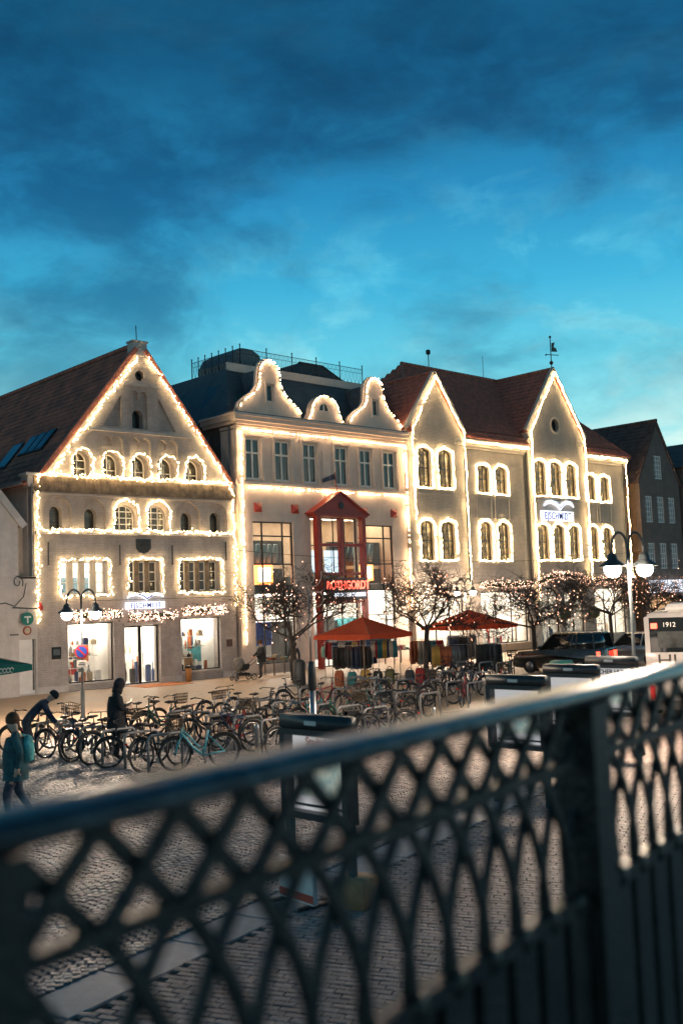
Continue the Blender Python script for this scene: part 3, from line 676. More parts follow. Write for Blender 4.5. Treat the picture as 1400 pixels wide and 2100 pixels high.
q=MB(); q.b(7.9,8.6,5.5,6.3,12.0,14.6); q.b(7.84,8.66,5.44,6.36,14.6,14.72); q.build('chimney',M['sidebrick'],LB)
# shop front
for (u0,u1,z0,z1,cols,nm) in ((1.33,3.59,.32,2.93,2,'shop_window'),(7.15,9.42,.45,2.95,2,'shop_window')):
    o=rect_window(LB,u0+.005,u1-.005,z0+.005,z1-.005,.12,1,1,M['frameblk'],M['clear'],.05,.03,.06,name=nm)
    s=MB(); s.b(u0-.06,u1+.06,-.13,-.062,z0-.07,z0); s.build('sill',M['lplain'],LB)
d=rect_window(LB,4.13,5.04,.03,2.70,.22,1,1,M['frameblk'],M['clear'],.07,.03,.06,name='shop_door'); q=MB(); q.tube([(4.93,.14,.9),(4.93,.14,1.5)],.016,6); q.build('handle',M['steel'],d)
d=rect_window(LB,5.05,6.01,.03,2.70,.22,1,1,M['frameblk'],M['clear'],.07,.03,.06,name='shop_door'); q=MB(); q.tube([(5.16,.14,.9),(5.16,.14,1.5)],.016,6); q.build('handle',M['steel'],d)
rnd=random.Random(3)
shop_room(LB,1.2,3.75,.30,3.05,.56,1.6); shop_room(LB,3.85,6.9,.01,3.0,.56,3.4); shop_room(LB,6.98,9.6,.42,3.05,.56,1.6)
for u0,u1,z0 in ((1.4,3.5,.30),(7.2,9.35,.42)):
    for zz in (.62,1.15,1.65):
        q=MB(); q.b(u0+(0 if zz<1 else .5),u1-(.9 if zz<1 else .2),.95,1.35,z0+zz-.03,z0+zz); q.build('display_shelf',M['white'],LB)
goods(LM,1.45,3.4,.30,.75,8,.15,.5,rnd,'in the shop window nearest the no-parking sign',(0.0,)); goods(LM,1.45,2.5,.30,1.0,8,.12,.36,rnd,'in the shop window nearest the no-parking sign',(.62,)); goods(LM,2.0,3.2,.30,1.0,8,.12,.36,rnd,'in the shop window nearest the no-parking sign',(1.15,1.65))
goods(LM,7.25,9.3,.42,.75,8,.15,.5,rnd,'in the shop window beside the orange bin',(0.0,)); goods(LM,7.3,8.4,.42,1.0,8,.12,.36,rnd,'in the shop window beside the orange bin',(.62,)); goods(LM,7.8,9.1,.42,1.0,8,.12,.36,rnd,'in the shop window beside the orange bin',(1.15,1.65))
for k_,(u0_,u1_,z_) in enumerate(((1.3,3.6,.30),(7.05,9.5,.42))):
    rq=random.Random(40+k_)
    for i_ in range(5):
        q=MB(); x_=rq.uniform(u0_,u1_-.5); w_=rq.uniform(.25,.6); h_=rq.uniform(.5,1.5); zz_=z_+rq.uniform(.1,1.0); q.b(x_,x_+w_,1.95-.02*i_,1.96-.02*i_,zz_,zz_+h_); q.build('backdrop_print',rq.choice(GOODM),LB)
goods(LM,1.45,3.4,.30,1.5,8,.3,.9,rnd,'at the back of the shop window nearest the no-parking sign',(0.0,1.0)); goods(LM,7.25,9.3,.42,1.5,8,.3,.9,rnd,'at the back of the shop window beside the orange bin',(0.0,1.0))
goods(LM,4.0,6.7,.02,1.4,8,.5,1.3,rnd,'just inside the glass shop doors',(0.0,)); goods(LM,4.0,6.7,.02,2.2,8,.5,1.2,rnd,'behind the glass shop doors',(0.0,)); goods(LM,4.0,6.7,.02,2.9,8,.3,.6,rnd,'behind the glass shop doors',(1.3,))
q=MB(); q.plate(rect(.55,.97,1.43,1.95),-.11,-.062); o=q.build('notice_frame',M['black'],LB); q=MB(); q.plate(rect(.61,.91,1.6,1.85),-.114,-.111); q.build('notice_sheet',plain('notice_paper',(.10,.13,.14)),o)
q=MB(); q.plate(rect(9.75,10.08,1.47,1.82),-.10,-.062); q.build('wall_plaque',plain('brown_plaque',(.09,.05,.04)),LB)
q=MB(); q.b(-.05,.12,-.2,-.062,3.55,3.75); q.ball((.03,-.1,3.8),.09,8,5); q.build('alarm_beacon',plain('alarm_red',(.5,.04,.03),.3),LB)
# lit shop sign
sg=empty('shop_sign',(0,0,0),0,'white glowing gull sign above the glass shop doors of the gabled house','sign'); sg.matrix_world=LM
q=MB(); q.plate(rect(4.15,6.2,3.47,3.77),-.20,-.12); q.build('sign_board',M['sign'],sg)
text_mesh('lettering','EJSCHMIDT',.34,M['signblue'],sg,(5.18,-.215,3.50),sx=.86,bold=.006,space=1.12)
bird_sign(sg,5.2,3.97,-.18,1.9,.42)
# strings of lights
G='strings of lights on the gabled house'
def LS(lb,pts,**k): return light_string(lb,pts,Mx=LM,group=G,bulb='bulbl',**k)
kw=dict(spacing=.055,jit=.085,out=.09,r=.027,leaf=.55)
LS('string of warm lights up the lower slope edge of the white gable, roof skylight side',[(.48,-.13,9.42),(5.02,-.13,15.25)],**kw)
LS('string of warm lights down the gable edge next to the cream building',[(5.58,-.13,15.3),(10.1,-.13,9.55)],**kw)
LS('string of warm lights along the ledge below the five small gable windows',[(.4,-.14,9.46),(10.1,-.14,9.5)],**kw)
LS('string of warm lights along the ledge below the six arched windows',[(0,-.17,7.02),(10.3,-.17,7.02)],**kw)
LS('string of warm lights down the house corner beside the low white annexe',[(.35,-.13,9.42),(-.05,-.13,9.40),(-.08,-.13,3.0)],**dict(kw,spacing=.062))
LS('string of warm lights down the house corner beside the cream building',[(10.1,-.13,9.5),(10.30,-.13,9.0),(10.32,-.13,3.4)],**dict(kw,spacing=.062))
for i,(a,b_) in enumerate(((1.67,2.66),(3.12,4.2),(4.60,5.68),(6.08,7.18),(7.59,8.70))):
    P=arch(a,b_,9.5,10.7); P=[(u_,-.08,z) for u_,z in P[1:]]+[(a,-.08,9.5)]
    LS(f'string of warm lights around the {ORD[i]} small gable window counted from the skylight side',P,spacing=.062,jit=.055,out=.07,r=.026,leaf=.35)
for i,(a,b_) in enumerate(((3.70,4.98),(5.40,6.66))):
    P=[(u_,-.09,z) for u_,z in arch(a,b_,7.1,8.5,.55)[1:]]+[(a,-.09,7.1)]
    LS(f'string of warm lights around the {("first","second")[i]} wide arched window above the crest',P,spacing=.062,jit=.05,out=.06,r=.026,leaf=.35)
for i,(u0,u1) in enumerate(((1.05,3.32),(4.42,6.06),(7.16,9.48))):
    LS('rectangle of warm lights around the '+('bright lit office window','three-light window above the gull sign','four-light window beside the cream building')[i],[(u0-.1,-.11,4.12),(u1+.1,-.11,4.12),(u1+.1,-.11,5.76),(u0-.1,-.11,5.76)],closed=True,spacing=.075,jit=.06,out=.09,r=.026,leaf=.5)
GG='fir garlands over the shop front of the gabled house'
garland('thick lit fir garland over the shop window nearest the no-parking sign',1.3,3.85,3.06,3.48,-.18,330,LM,group=GG)
garland('thick lit fir garland over the glass shop doors',4.2,6.75,2.93,3.33,-.22,330,LM,group=GG)
garland('thick lit fir garland over the shop window beside the orange bin',7.1,9.6,3.08,3.5,-.18,330,LM,group=GG)
# ------------------------------------------------------------------ low white annexe at the picture's edge
AB=empty('white_annexe',(21.6,41.6,0),0,'low white house with sloping verge and hanging round green sign','house')
q=MB(); q.plate([(-8,0),(-1.1,0),(-1.1,7.35),(-4.2,11.2),(-8,11.2)],-.3,0); q.build('front_wall',M['lplain'],AB)
q=MB(); q.plate([(-1.15,0),(-.12,0),(-.12,5.0),(-1.15,5.0)],.0,.2,[rect(-.98,-.2,.05,2.35)]); q.build('link_wall',M['lplain'],AB)
q=MB(); q.b(-1.15,-.12,1.2,1.4,5.0,7.3); q.b(-1.15,-.12,.0,1.3,4.92,5.02); q.build('upper_wall',M['rtrim'],AB)
q=MB(); q.bar((-.85,-.36,7.1),(-4.4,-.36,11.4),.30,.14,(0,-1,0)); q.build('verge',M['lplain'],AB)
roof_tiles(AB,'roof_tiles',(-.85,-.3,7.15),(0,1,0),(-3.5,0,4.3),[(0,0),(8,0),(8,5.4),(0,5.4)],M['tile_dark'])
d=MB(); d.b(-.97,-.21,.08,.14,.06,2.34); d=d.build('door',M['white'],AB)
for i in range(9):
    q=MB(); q.bar((-.95,.07,.15+i*.22),(-.23,.07,.15+i*.22+.35 if i<8 else 2.2),.02,.03,(0,-1,0)); q.build('door_board',M['white'],d)
q=MB(); q.ball((-.3,.04,1.1),.03,8,5); q.build('knob',M['black'],d)
q=MB(); q.b(-1.5,-1.15,-.36,-.3,2.55,2.6); q.build('canopy_bar',M['iron'],AB)
q=MB(); q.plate([(-.6+.19*math.cos(2*PI*i/20),2.72+.19*math.sin(2*PI*i/20)) for i in range(20)],-.05,-.01); o=q.build('round_plaque',plain('plaque_red',(.30,.05,.04)),AB); q=MB(); q.plate([(-.6+.13*math.cos(2*PI*i/20),2.72+.13*math.sin(2*PI*i/20)) for i in range(20)],-.056,-.052); q.build('plaque_face',plain('plaque_face',(.5,.42,.3)),o)
hs=empty('hanging_sign',(20.62,40.9,3.2),0,'round green sign hanging from a scrolled iron bracket on the white annexe','sign')
q=MB(); pts=[(-1.4,0,.85)]; 
for i in range(26): a=-.6+i*.30; r=.30-.0085*i; pts.append((-.35+r*math.cos(a)*.8,0,1.55+r*math.sin(a)))
q.tube([(-1.5,0,.62),(-.9,0,.70),(-.5,0,.55),(-.1,0,.95),(.02,0,1.5)],.025,5); q.tube(pts[1:],.022,5); q.tube([(-.6,0,.5),(.55,0,.42)],.025,5); q.build('bracket',M['iron'],hs)
q=MB(); q.plate([(.05+.27*math.cos(2*PI*i/24),.02+.27*math.sin(2*PI*i/24)) for i in range(24)],-.04,.04); o=q.build('sign_disc',plain('sign_green',(.01,.16,.12),.4),hs)
q=MB(); q.b(-.10,.20,-.05,-.042,.06,.13); q.b(.02,.08,-.05,-.042,-.16,.06); q.build('emblem',M['white'],o)
q=MB(); q.tube([(.05,0,.29),(.05,0,.45)],.012,4); q.build('hanger',M['iron'],hs)
# ------------------------------------------------------------------ cream building with curved gables
MX0,MY0=32.3,41.3
CB=empty('cream_building',(MX0,MY0,0),0,'cream rendered building with curved gables and red entrance portal','building')
CM_=Matrix.Translation((MX0,MY0,0))
W6=[(.47,1.52),(2.39,3.49),(4.34,5.39),(6.65,7.68),(8.54,9.55),(10.41,11.47)]
bigw=[(.82,3.50),(8.22,11.01)]
holes=[rect(a,b_,9.78,11.95) for a,b_ in W6]+[rect(a,b_,.45,7.67) for a,b_ in bigw]+[rect(4.72,8.14,.02,8.0)]
b=MB(); b.plate(rect(0,12.35,0,12.6),0,.30,holes,back=False); b.build('front_wall',M['mwall'],CB)
b=MB(); b.b(0,.3,.30,15,0,13.05); b.build('side_wall',M['sidebrick'],CB)
b=MB(); b.b(-.10,.02,-.04,1.25,0,12.3); b.build('corner_pilaster',M['mwall'],CB)
for a,b_ in W6:
    s=MB(); s.plate(rect(a-.14,b_+.14,9.72,12.10),-.07,-.002,[rect(a,b_,9.78,11.95)]); s.b(a-.20,b_+.20,-.13,-.071,12.02,12.14); s.build('window_surround',M['mtrim'],CB)
    rect_window(CB,a+.004,b_-.004,9.785,11.945,.13,2,2,M['whitew'],M['glass'] if a<10 else M['glassred'] if 'glassred' in M else M['glass'],.11,.09,.09,rowz=[.64],mul=.10)
    for ss in (a-.13,b_+.05):
        q=MB(); q.b(ss,ss+.08,-.12,-.072,9.70,10.15); q.build('bracket',M['mtrim'],CB)
q=MB(); q.b(5.75,6.3,-.05,-.002,9.9,11.6); q.build('wall_panel',M['mtrim'],CB)
for nm,z0,z1,d in (('sill_band',9.52,9.68,.14),('cornice',12.36,12.5,.08),('cornice',12.58,12.74,.22),('cornice',12.74,12.96,.36),('cornice',12.96,13.08,.46)):
    q=MB(); q.b(-d-.02,12.38,-d,-.001,z0,z1); q.b(-d-.02,-.102,.0,1.3 if d<.2 else 2.6,z0,z1); q.build(nm,M['mtrim'],CB)
q=MB(); q.b(-.46,12.4,-.40,.5,13.085,13.15); q.build('cornice_cover',M['lead'],CB)
for uu in (1.17,3.64,8.70,11.12):
    q=MB(); s=.23; q.add([(uu-s,-.002,8.37-s),(uu+s,-.002,8.37-s),(uu+s,-.002,8.37+s),(uu-s,-.002,8.37+s),(uu-s,-.08,8.37-s),(uu+s,-.08,8.37-s),(uu+s,-.08,8.37+s),(uu-s,-.08,8.37+s),(uu,-.26,8.37)],[(4,5,8),(5,6,8),(6,7,8),(7,4,8),(0,1,5,4),(1,2,6,5),(2,3,7,6),(3,0,4,7)]); q.build('red_boss',M['red'],CB)
# curved gables
g1=[(32.42,13.16),(32.42,13.35),(32.55,13.66),(32.95,13.98),(33.42,14.26),(33.72,14.65),(33.80,15.05),(33.82,15.45),(33.95,15.82),(34.2,16.05),(34.5,16.13),(34.8,16.06),(35.04,15.85),(35.16,15.45),(35.18,15.05),(35.24,14.72),(35.51,14.32),(36.0,13.98),(36.4,13.66),(36.6,13.38),(36.62,13.16)]
dgx=[-x for x in ()]
def gab(cu,pts): return [(x-MX0+cu,z) for x,z in pts]
gables=[gab(0,g1),gab(42.26-34.5,g1)]
for gi,P in enumerate(gables):
    cx_=sum(p[0] for p in P)/len(P); cx_=(P[0][0]+P[-1][0])/2
    wh=rect(cx_-.24,cx_+.24,13.92,14.85)
    q=MB(); q.plate(P,-.02,.42,[wh]); q.build('curved_gable',M['mwall'],CB)
    q=MB(); q.plate(rect(cx_-.34,cx_+.34,13.80,14.95),-.06,-.022,[wh]); q.build('window_surround',M['mtrim'],CB)
    rect_window(CB,cx_-.236,cx_+.236,13.925,14.845,.1,1,1,M['whitew'],M['glass'],.06,.03,.05)
    q=MB(); q.tube([(u_,.2,z+.02) for u_,z in P[1:-1]],.10,6); q.build('gable_coping',M['mtrim'],CB)
    q=MB(); q.add([(P[4][0]+.3,.3,13.2),(P[-5][0]-.3,.3,13.2),(cx_,.3,15.8),(P[4][0]+.3,3.2,13.2),(P[-5][0]-.3,3.2,13.2),(cx_,3.2,15.8)],[(0,2,5,3),(1,4,5,2)]); q.build('dormer_roof',M['slate'],CB)
lu=[(x,13.16) for x in (4.80,7.30)]; P=[(4.80,13.16),(4.80,13.3)]
for i in range(13): a=PI-PI*i/12; P.append((6.05+1.02*math.cos(a),13.62+1.02*math.sin(a)))
P+=[(7.30,13.3),(7.30,13.16)]; P=P[::-1]
wh=[(5.65,13.78),(6.45,13.78)]+[(6.05+.40*math.cos(PI*i/8),13.80+.46*math.sin(PI*i/8)) for i in range(9)]
q=MB(); q.plate(P,-.02,.4,[wh]); q.build('lunette_dormer',M['mwall'],CB)
q=MB(); q.plate(wh,.05,.1,[shrink(wh,.05)]); q.b(6.03,6.07,.05,.1,13.8,14.2); o=q.build('lunette_window',M['whitew'],CB); p=MB(); p.plate(shrink(wh,.02),.1,.105); p.build('pane',M['glassw'],o)
# mansard roof with its flat top, railing, rooflights
M['slates']=brick_mat('slate_courses',(.105,.115,.12),(.08,.09,.095),(.04,.045,.05),bw=.32,bh=.22,rough=.5,bump=.6,stain=.3)
q=MB(); q.add([(-.1,.5,13.1),(12.35,.5,13.1),(12.35,15,13.1),(-.1,15,12.3),(1.5,2.7,16.1),(12.35,2.7,16.1),(12.35,15,16.1),(1.5,15,16.1)],[(0,1,5,4),(3,0,4,7),(4,5,6,7)]); q.build('mansard_roof',M['slates'],CB)
q=MB(); q.b(1.5,12.2,2.55,2.72,15.98,16.42); q.build('roof_fascia',M['mtrim'],CB)
q=MB(); q.tube([(-.2,.4,12.5),(-.2,.4,.3)],.05,6); q.tube([(-.2,2.2,12.2),(-.2,2.2,3)],.05,6); q.build('downpipe',M['lead'],CB)
rl_=empty('iron_balustrade',(0,0,0),0,parent=CB)
def iron(p,q_,n):
    p=Vector(p);q_=Vector(q_); mb=MB(); up1=Vector((0,0,.95)); d=(q_-p)/n
    mb.tube([p+Vector((0,0,.06)),q_+Vector((0,0,.06))],.018,4); mb.tube([p+up1,q_+up1],.02,4); mb.tube([p+up1*.72,q_+up1*.72],.012,4)
    for i in range(n):
        a=p+d*i; mb.tube([a+Vector((0,0,.06)),a+up1],.011,4)
        c=a+d*.5+up1*.36
        mb.tube([a+d*.1+Vector((0,0,.1)),c-d*.1+Vector((0,0,.0)),a+d*.5+up1*.7,c+d*.1,a+d*.9+Vector((0,0,.1))],.010,4)
        cc=a+d*.5+up1*.84; mb.tube([cc+Vector((d.x*.28*math.cos(k*PI/4),d.y*.28*math.cos(k*PI/4),.09*math.sin(k*PI/4))) for k in range(9)],.009,4)
    mb.build('balustrade_panel',M['iron'],rl_)
    k=max(2,n//5)
    for i in range(0,n+1,k):
        a=p+d*i; m2=MB(); m2.tube([a,a+Vector((0,0,1.12))],.03,5); m2.ball(a+Vector((0,0,1.17)),.05,6,4); m2.build('balustrade_post',M['iron'],rl_)
iron((2.5,2.75,16.40),(11.8,2.75,16.40),30); iron((2.5,2.75,16.40),(2.5,7.2,16.40),14)
q=MB(); P=[(3.0,16.2),(5.3,16.2),(5.35,17.0),(5.0,17.6),(4.5,17.85),(3.8,17.85),(3.3,17.6),(2.95,17.0)]; q.plate(P,4.2,7.2); q.build('roof_pod',M['lead'],CB)
rt=empty('rear_roof',(0,0,0),0,parent=CB)
A=[(7.4,3.6,16.1),(12.3,3.6,16.1),(12.3,9.5,16.1),(7.4,9.5,16.1)]; B=[(9.3,5.6,18.0),(11.2,5.6,18.0),(11.2,8,18.0),(9.3,8,18.0)]
q=MB(); q.add(A+B,[(0,1,5,4),(1,2,6,5),(2,3,7,6),(3,0,4,7),(4,5,6,7)]); q.build('hip_slopes',M['tile_dark'],rt)
q=MB(); 
for a,c in ((0,0),(1,1),(3,3)): q.tube([A[a],B[c]],.09,6)
q.tube([B[0],B[1]],.09,6); q.build('hip_tiles',M['tile_dark'],rt)
q=MB()
def mp(u_,f,h): # on the left mansard slope
    return (-.1+1.6*f-.05*h, u_, 12.75+3.3*f+.03*h)
c=[mp(3.6,.30,1),mp(2.7,.30,1),mp(2.7,.72,1),mp(3.6,.72,1)]; q.add(c,[(0,1,2,3)]); o=q.build('rooflight',M['skyl'],CB)
# tall shop windows with metal glazing, each pane its own
M['neonorange']=emis('orange_display',(1.0,.22,.05),3.0); M['neonwhite']=emis('white_display',(1.0,.85,.65),4.5); M['bluepanel']=plain('pale_blue_cloth',(.22,.36,.42)); M['poster_lit']=emis('lit_poster',(.62,.80,.95),.7,base=(.2,.2,.2)); M['dimwall']=plain('dim_stock',(.06,.075,.075),var=.5,scale=1.5)
for (a,b_) in bigw:
    rect_window(CB,a+.004,b_-.004,.455,7.665,.14,3,6,M['frameblk'],M['clear'],.06,.07,.08,colu=[.25,.76],rowz=[(2.66-.45)/7.22,(4.37-.45)/7.22,(5.49-.45)/7.22,(6.94-.45)/7.22],name='shop_window')
    q=MB(); q.b(a+.06,b_-.06,.20,.40,4.0,4.40); q.build('floor_edge',M['frameblk'],CB)
lo=shop_room(CB,.35,12.0,.02,4.0,.40,4.5,'panel'); hi=shop_room(CB,.35,12.0,4.3,8.3,.42,4.0,'panelw','roomw')
q=MB()
for x0,x1,z0,z1 in ((.5,4.4,4.4,5.35),(.5,4.4,5.55,6.85),(7.9,11.9,5.5,6.85),(7.9,11.9,4.4,5.3),(4.7,8.1,4.4,4.9)): q.b(x0,x1,2.0,2.3,z0,z1)
q.build('stock_wall',M['dimwall'],hi)
for (x0,x1,z0,z1,mm) in ((1.75,2.95,4.5,5.5,'neonorange'),(9.3,10.4,4.6,5.55,'neonorange')):
    q=MB(); q.b(x0,x1,1.1,1.2,z0,z1); o=q.build('light_box',M[mm],hi); q=MB(); q.b(x0+.25,x1-.2,1.05,1.099,z0+.15,z1-.15); q.build('light_box_face',M['neonwhite'],o)
q=MB()
for i in range(7): q.tube([(.95+i*.40,1.3,6.6),(1.0+i*.40,1.4,6.1),(.92+i*.40,1.35,5.65)],[.12,.16,.10],7)
for i in range(6): q.tube([(8.4+i*.42,1.3,6.7),(8.45+i*.42,1.4,6.2),(8.38+i*.42,1.35,5.7)],[.12,.15,.10],7)
q.build('hanging_drapes',M['bluepanel'],hi)
q=MB()
for x0_ in (5.05,5.75,6.75,7.35): q.b(x0_,x0_+.5,1.2,1.24,5.05,6.3)
q.build('lit_posters',M['poster_lit'],hi)
rq=random.Random(77)
for x_,w_,z_,h_,k_ in ((1.5,1.0,1.3,1.6,2),(.95,.5,.6,1.9,6),(2.6,.8,.7,1.5,4),(8.4,.7,.5,1.9,6),(9.3,.9,1.0,1.5,9),(10.4,.5,.5,2.1,4),(5.0,.8,.3,2.2,6),(6.1,.7,.3,1.7,2),(7.1,.8,.3,2.3,4),(3.6,.9,.3,2.2,6)):
    q=MB(); q.b(x_,x_+w_,1.6+rq.uniform(0,1.5),3.3,z_,z_+h_); q.build('stock_shelf',GOODM[k_],lo)
q=MB()
for i in range(9): q.tube([(1.3+i*.16,1.0,2.55),(1.32+i*.16,1.06,1.9),(1.28+i*.16,1.0,1.35)],[.08,.10,.07],6)
q.build('blue_drape',plain('blue_banner',(.08,.14,.42)),lo)
# red portal
PO=empty('entrance_portal',(0,0,0),0,parent=CB)
def rb(nm,*a,m_='red'): q=MB(); q.b(*a); return q.build(nm,M[m_],PO)
for u0,u1 in ((4.64,4.88),(7.98,8.22)): rb('column',u0,u1,-.62,-.30,0,8.0)
rb('column',6.30,6.54,-.60,-.36,4.86,7.95)
for z in (6.40,4.86,3.36): rb('cross_beam',4.88,6.30 if z>4.9 else 7.98,-.58,-.40,z,z+.16)
rb('cross_beam',6.54,7.98,-.58,-.40,6.40,6.56)
rb('eaves_beam',4.50,8.36,-.66,-.002,8.0,8.16)
q=MB(); q.plate([(4.45,8.16),(8.42,8.16),(6.44,9.28)],-.60,-.52); q.build('pediment',M['red'],PO)
for p,q_ in (((4.36,-.34,8.14),(6.46,-.34,9.34)),((8.50,-.34,8.14),(6.42,-.34,9.34))):
    q=MB(); q.bar(p,q_,.72,.09,(0,0,1)); q.build('portal_roof',M['red'],PO)
q=MB(); q.plate([(6.44+.17*math.cos(2*PI*i/16),8.60+.2*math.sin(2*PI*i/16)) for i in range(16)],-.64,-.605); q.build('oval_emblem',M['black'],PO)
rect_window(CB,4.74,8.12,3.5,7.98,.12,4,3,M['frameblk'],M['clear'],.06,.05,.06,name='portal_glazing')
fp=empty('flag_on_pole',(MX0+6.5,MY0-.3,9.2),0,'dark blue flag on a short red pole above the red portal','flag')
q=MB(); q.tube([(0,0,0),(-.15,0,1.25)],.025,6); q.build('pole',M['red'],fp)
q=MB(); n=8; V_=[];F_=[]
for i in range(n+1):
    x=-.14-.95*i/n; zz=1.15-.35*(i/n)**1.3; y=.05*math.sin(i*1.2)
    V_+= [(x,y,zz),(x+.03,y+.02,zz-.30+.1*i/n)]
F_=[(2*i,2*i+1,2*i+3,2*i+2) for i in range(n)]; q.add(V_,F_); q.build('cloth',plain('flag_navy',(.03,.05,.09)),fp)
sb=empty('shop_name_sign',(MX0,MY0,0),0,'red glowing name board across the red entrance portal','sign')
q=MB(); q.b(5.05,7.92,-.80,-.64,3.55,4.72); q.build('sign_board',plain('sign_navy',(.015,.015,.03)),sb)
text_mesh('lettering','ROTHGORDT',.62,M['redneon'],sb,(6.55,-.83,4.12),sx=.82,bold=.012)
q=MB(); q.b(5.5,7.8,-.84,-.802,3.72,3.92); q.build('light_strip',M['sign'],sb)
# doorway beneath the portal: clothes on the shop walls
d=rect_window(CB,4.74,8.12,.03,3.45,.20,3,1,M['frameblk'],M['clear'],.06,.07,.06,name='entrance_glazing')
G='strings of lights on the cream building'
def MS(lb,pts,**k): return light_string(lb,pts,Mx=CM_,group=G,bulb='bulbm',**k)
kw=dict(spacing=.15,jit=.012,out=.03,r=.045)
for gi,P in enumerate(gables):
    MS('row of round bulbs outlining the curved gable '+('beside the white gabled house' if gi==0 else 'beside the brick gables'),[(u_,-.10,z) for u_,z in shrink(P,.03)[1:-1]],**dict(kw,spacing=.15))
P=[(4.85,13.25),(4.86,13.4)]+[(6.05+1.0*math.cos(PI-PI*i/12),13.62+1.0*math.sin(PI-PI*i/12)) for i in range(13)]+[(7.24,13.4),(7.25,13.25)]
MS('row of round bulbs over the small half-round dormer',[(a,-.10,z) for a,z in P],**dict(kw,spacing=.15))
MS('row of round bulbs under the cream cornice',[(.1,-.20,12.30),(12.25,-.20,12.30)],**kw)
MS('row of round bulbs below the sill band of the cream building',[(.5,-.12,9.38),(12.2,-.12,9.38)],**dict(kw,spacing=.19,r=.055))
MS('string of bulbs down the cream corner beside the white gabled house',[(.12,-.12,12.2),(.12,-.12,1.5)],**dict(kw,spacing=.11,jit=.03))
MS('string of bulbs down the seam between cream wall and brick gable',[(12.2,-.14,12.3),(12.2,-.14,3.0)],**dict(kw,spacing=.075,jit=.06))
# ------------------------------------------------------------------ pale brick building with two gables
RX0,RY0=44.65,41.0
RB=empty('pale_brick_building',(RX0,RY0,0),0,'pale brick building with two pointed gables and red tiled roof','building')
RM=Matrix.Translation((RX0,RY0,0))
def U(x): return x-RX0
# bays: (u0,u1,front y)
wins=[]   # (x0,x1,z0,z1,bay y)
for x0,x1 in ((45.13,46.64),(46.97,48.55)): wins+=[(x0,x1,9.88,12.44,0),(x0,x1,5.58,8.12,0)]
for x0,x1 in ((50.86,52.36),(52.65,54.16)): wins+=[(x0,x1,9.80,11.80,.22),(x0,x1,5.58,8.22,.22)]
for x0,x1 in ((56.49,58.10),(58.28,59.88),(60.05,61.63)): wins+=[(x0,x1,9.88,12.44,0),(x0,x1,5.62,8.18,0)]
for x0,x1 in ((62.78,64.30),(64.52,66.05)): wins+=[(x0,x1,9.80,11.83,.22),(x0,x1,5.64,8.18,.22)]
INS=.14
def wpoly(w): return arch(U(w[0])+INS,U(w[1])-INS,w[2]+.10,w[3]-.10,.22)
oc=[(U(59.32)+.46*math.cos(2*PI*i/20),14.85+.46*math.sin(2*PI*i/20)) for i in range(20)]
bays=[([(U(44.5),4.3),(U(49.55),4.3),(U(49.55),13.45),(U(47.03),16.85),(U(44.5),13.45)],0,[wpoly(w) for w in wins if w[0]<49]),
      (rect(U(49.55),U(56.1),4.3,13.0),.22,[wpoly(w) for w in wins if 50<w[0]<55]),
      ([(U(56.1),4.3),(U(62.6),4.3),(U(62.6),14.3),(U(59.35),18.6),(U(56.1),14.3)],0,[wpoly(w) for w in wins if 56<w[0]<62]+[oc]),
      (rect(U(62.6),U(68.0),4.3,13.0),.22,[wpoly(w) for w in wins if w[0]>62])]
for P,y,H_ in bays: q=MB(); q.plate(P,y,y+.45,H_,back=False); q.build('front_wall',M['rwall'],RB)
q=MB(); q.b(-.10,.3,.45,10,0,13); q.b(U(67.7),U(68.0),.67,10,0,13); q.build('side_wall',M['rwall'],RB)
for w in wins:
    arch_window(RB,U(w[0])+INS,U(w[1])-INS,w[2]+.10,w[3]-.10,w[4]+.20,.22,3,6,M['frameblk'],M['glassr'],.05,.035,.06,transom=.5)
    q=MB(); q.b(U(w[0])-.02,U(w[1])+.02,w[4]-.12,w[4]-.002,w[2]-.10,w[2]+.02); q.build('sill',M['rtrim'],RB)
q=MB(); q.plate(oc,.25,.3); q.build('oculus_glass',M['glass'],RB); q=MB(); q.torus((U(59.32),-.02,14.85),.50,.07,'Y',24,6); q.build('oculus_ring',M['rtrim'],RB)
# recessed panels between storeys, pilaster strips, eaves
for x0,x1,y in ((50.9,52.3,.22),(52.7,54.1,.22),(62.85,64.25,.22),(64.6,66.0,.22)):
    q=MB(); q.plate(rect(U(x0)-.06,U(x1)+.06,8.3,9.68),y-.05,y-.002,[rect(U(x0)+.02,U(x1)-.02,8.34,9.62)]); q.build('panel_frame',M['rtrim'],RB)
q=MB(); q.b(U(45.0),U(48.7),-.06,-.002,9.55,9.68); q.build('string_course',M['rtrim'],RB); q=MB(); q.b(U(56.4),U(61.8),-.06,-.002,9.55,9.68); q.build('string_course',M['rtrim'],RB)
for x0,x1 in ((49.57,56.08),(62.62,68.2)):
    for z0,z1,d in ((12.62,12.78,.10),(12.78,12.95,.2),(12.95,13.12,.34)): q=MB(); q.b(U(x0),U(x1),.22-d,.22-.001,z0,z1); q.build('cornice',M['rtrim'],RB)
    q=MB(); q.tube([(U(x0),-.20,13.16),(U(x1),-.20,13.16)],.08,6); q.build('gutter',M['lead'],RB)
for x0,z in ((44.55,13.2),(48.75,13.2),(56.1,14.05),(61.75,14.05)):
    for k,(dz,d) in enumerate(((0,.10),(.14,.16),(.28,.10))): q=MB(); q.b(U(x0)+(.0),U(x0)+.82,-d,-.002,z-.42+dz,z-.30+dz); q.build('shoulder_moulding',M['rtrim'],RB)
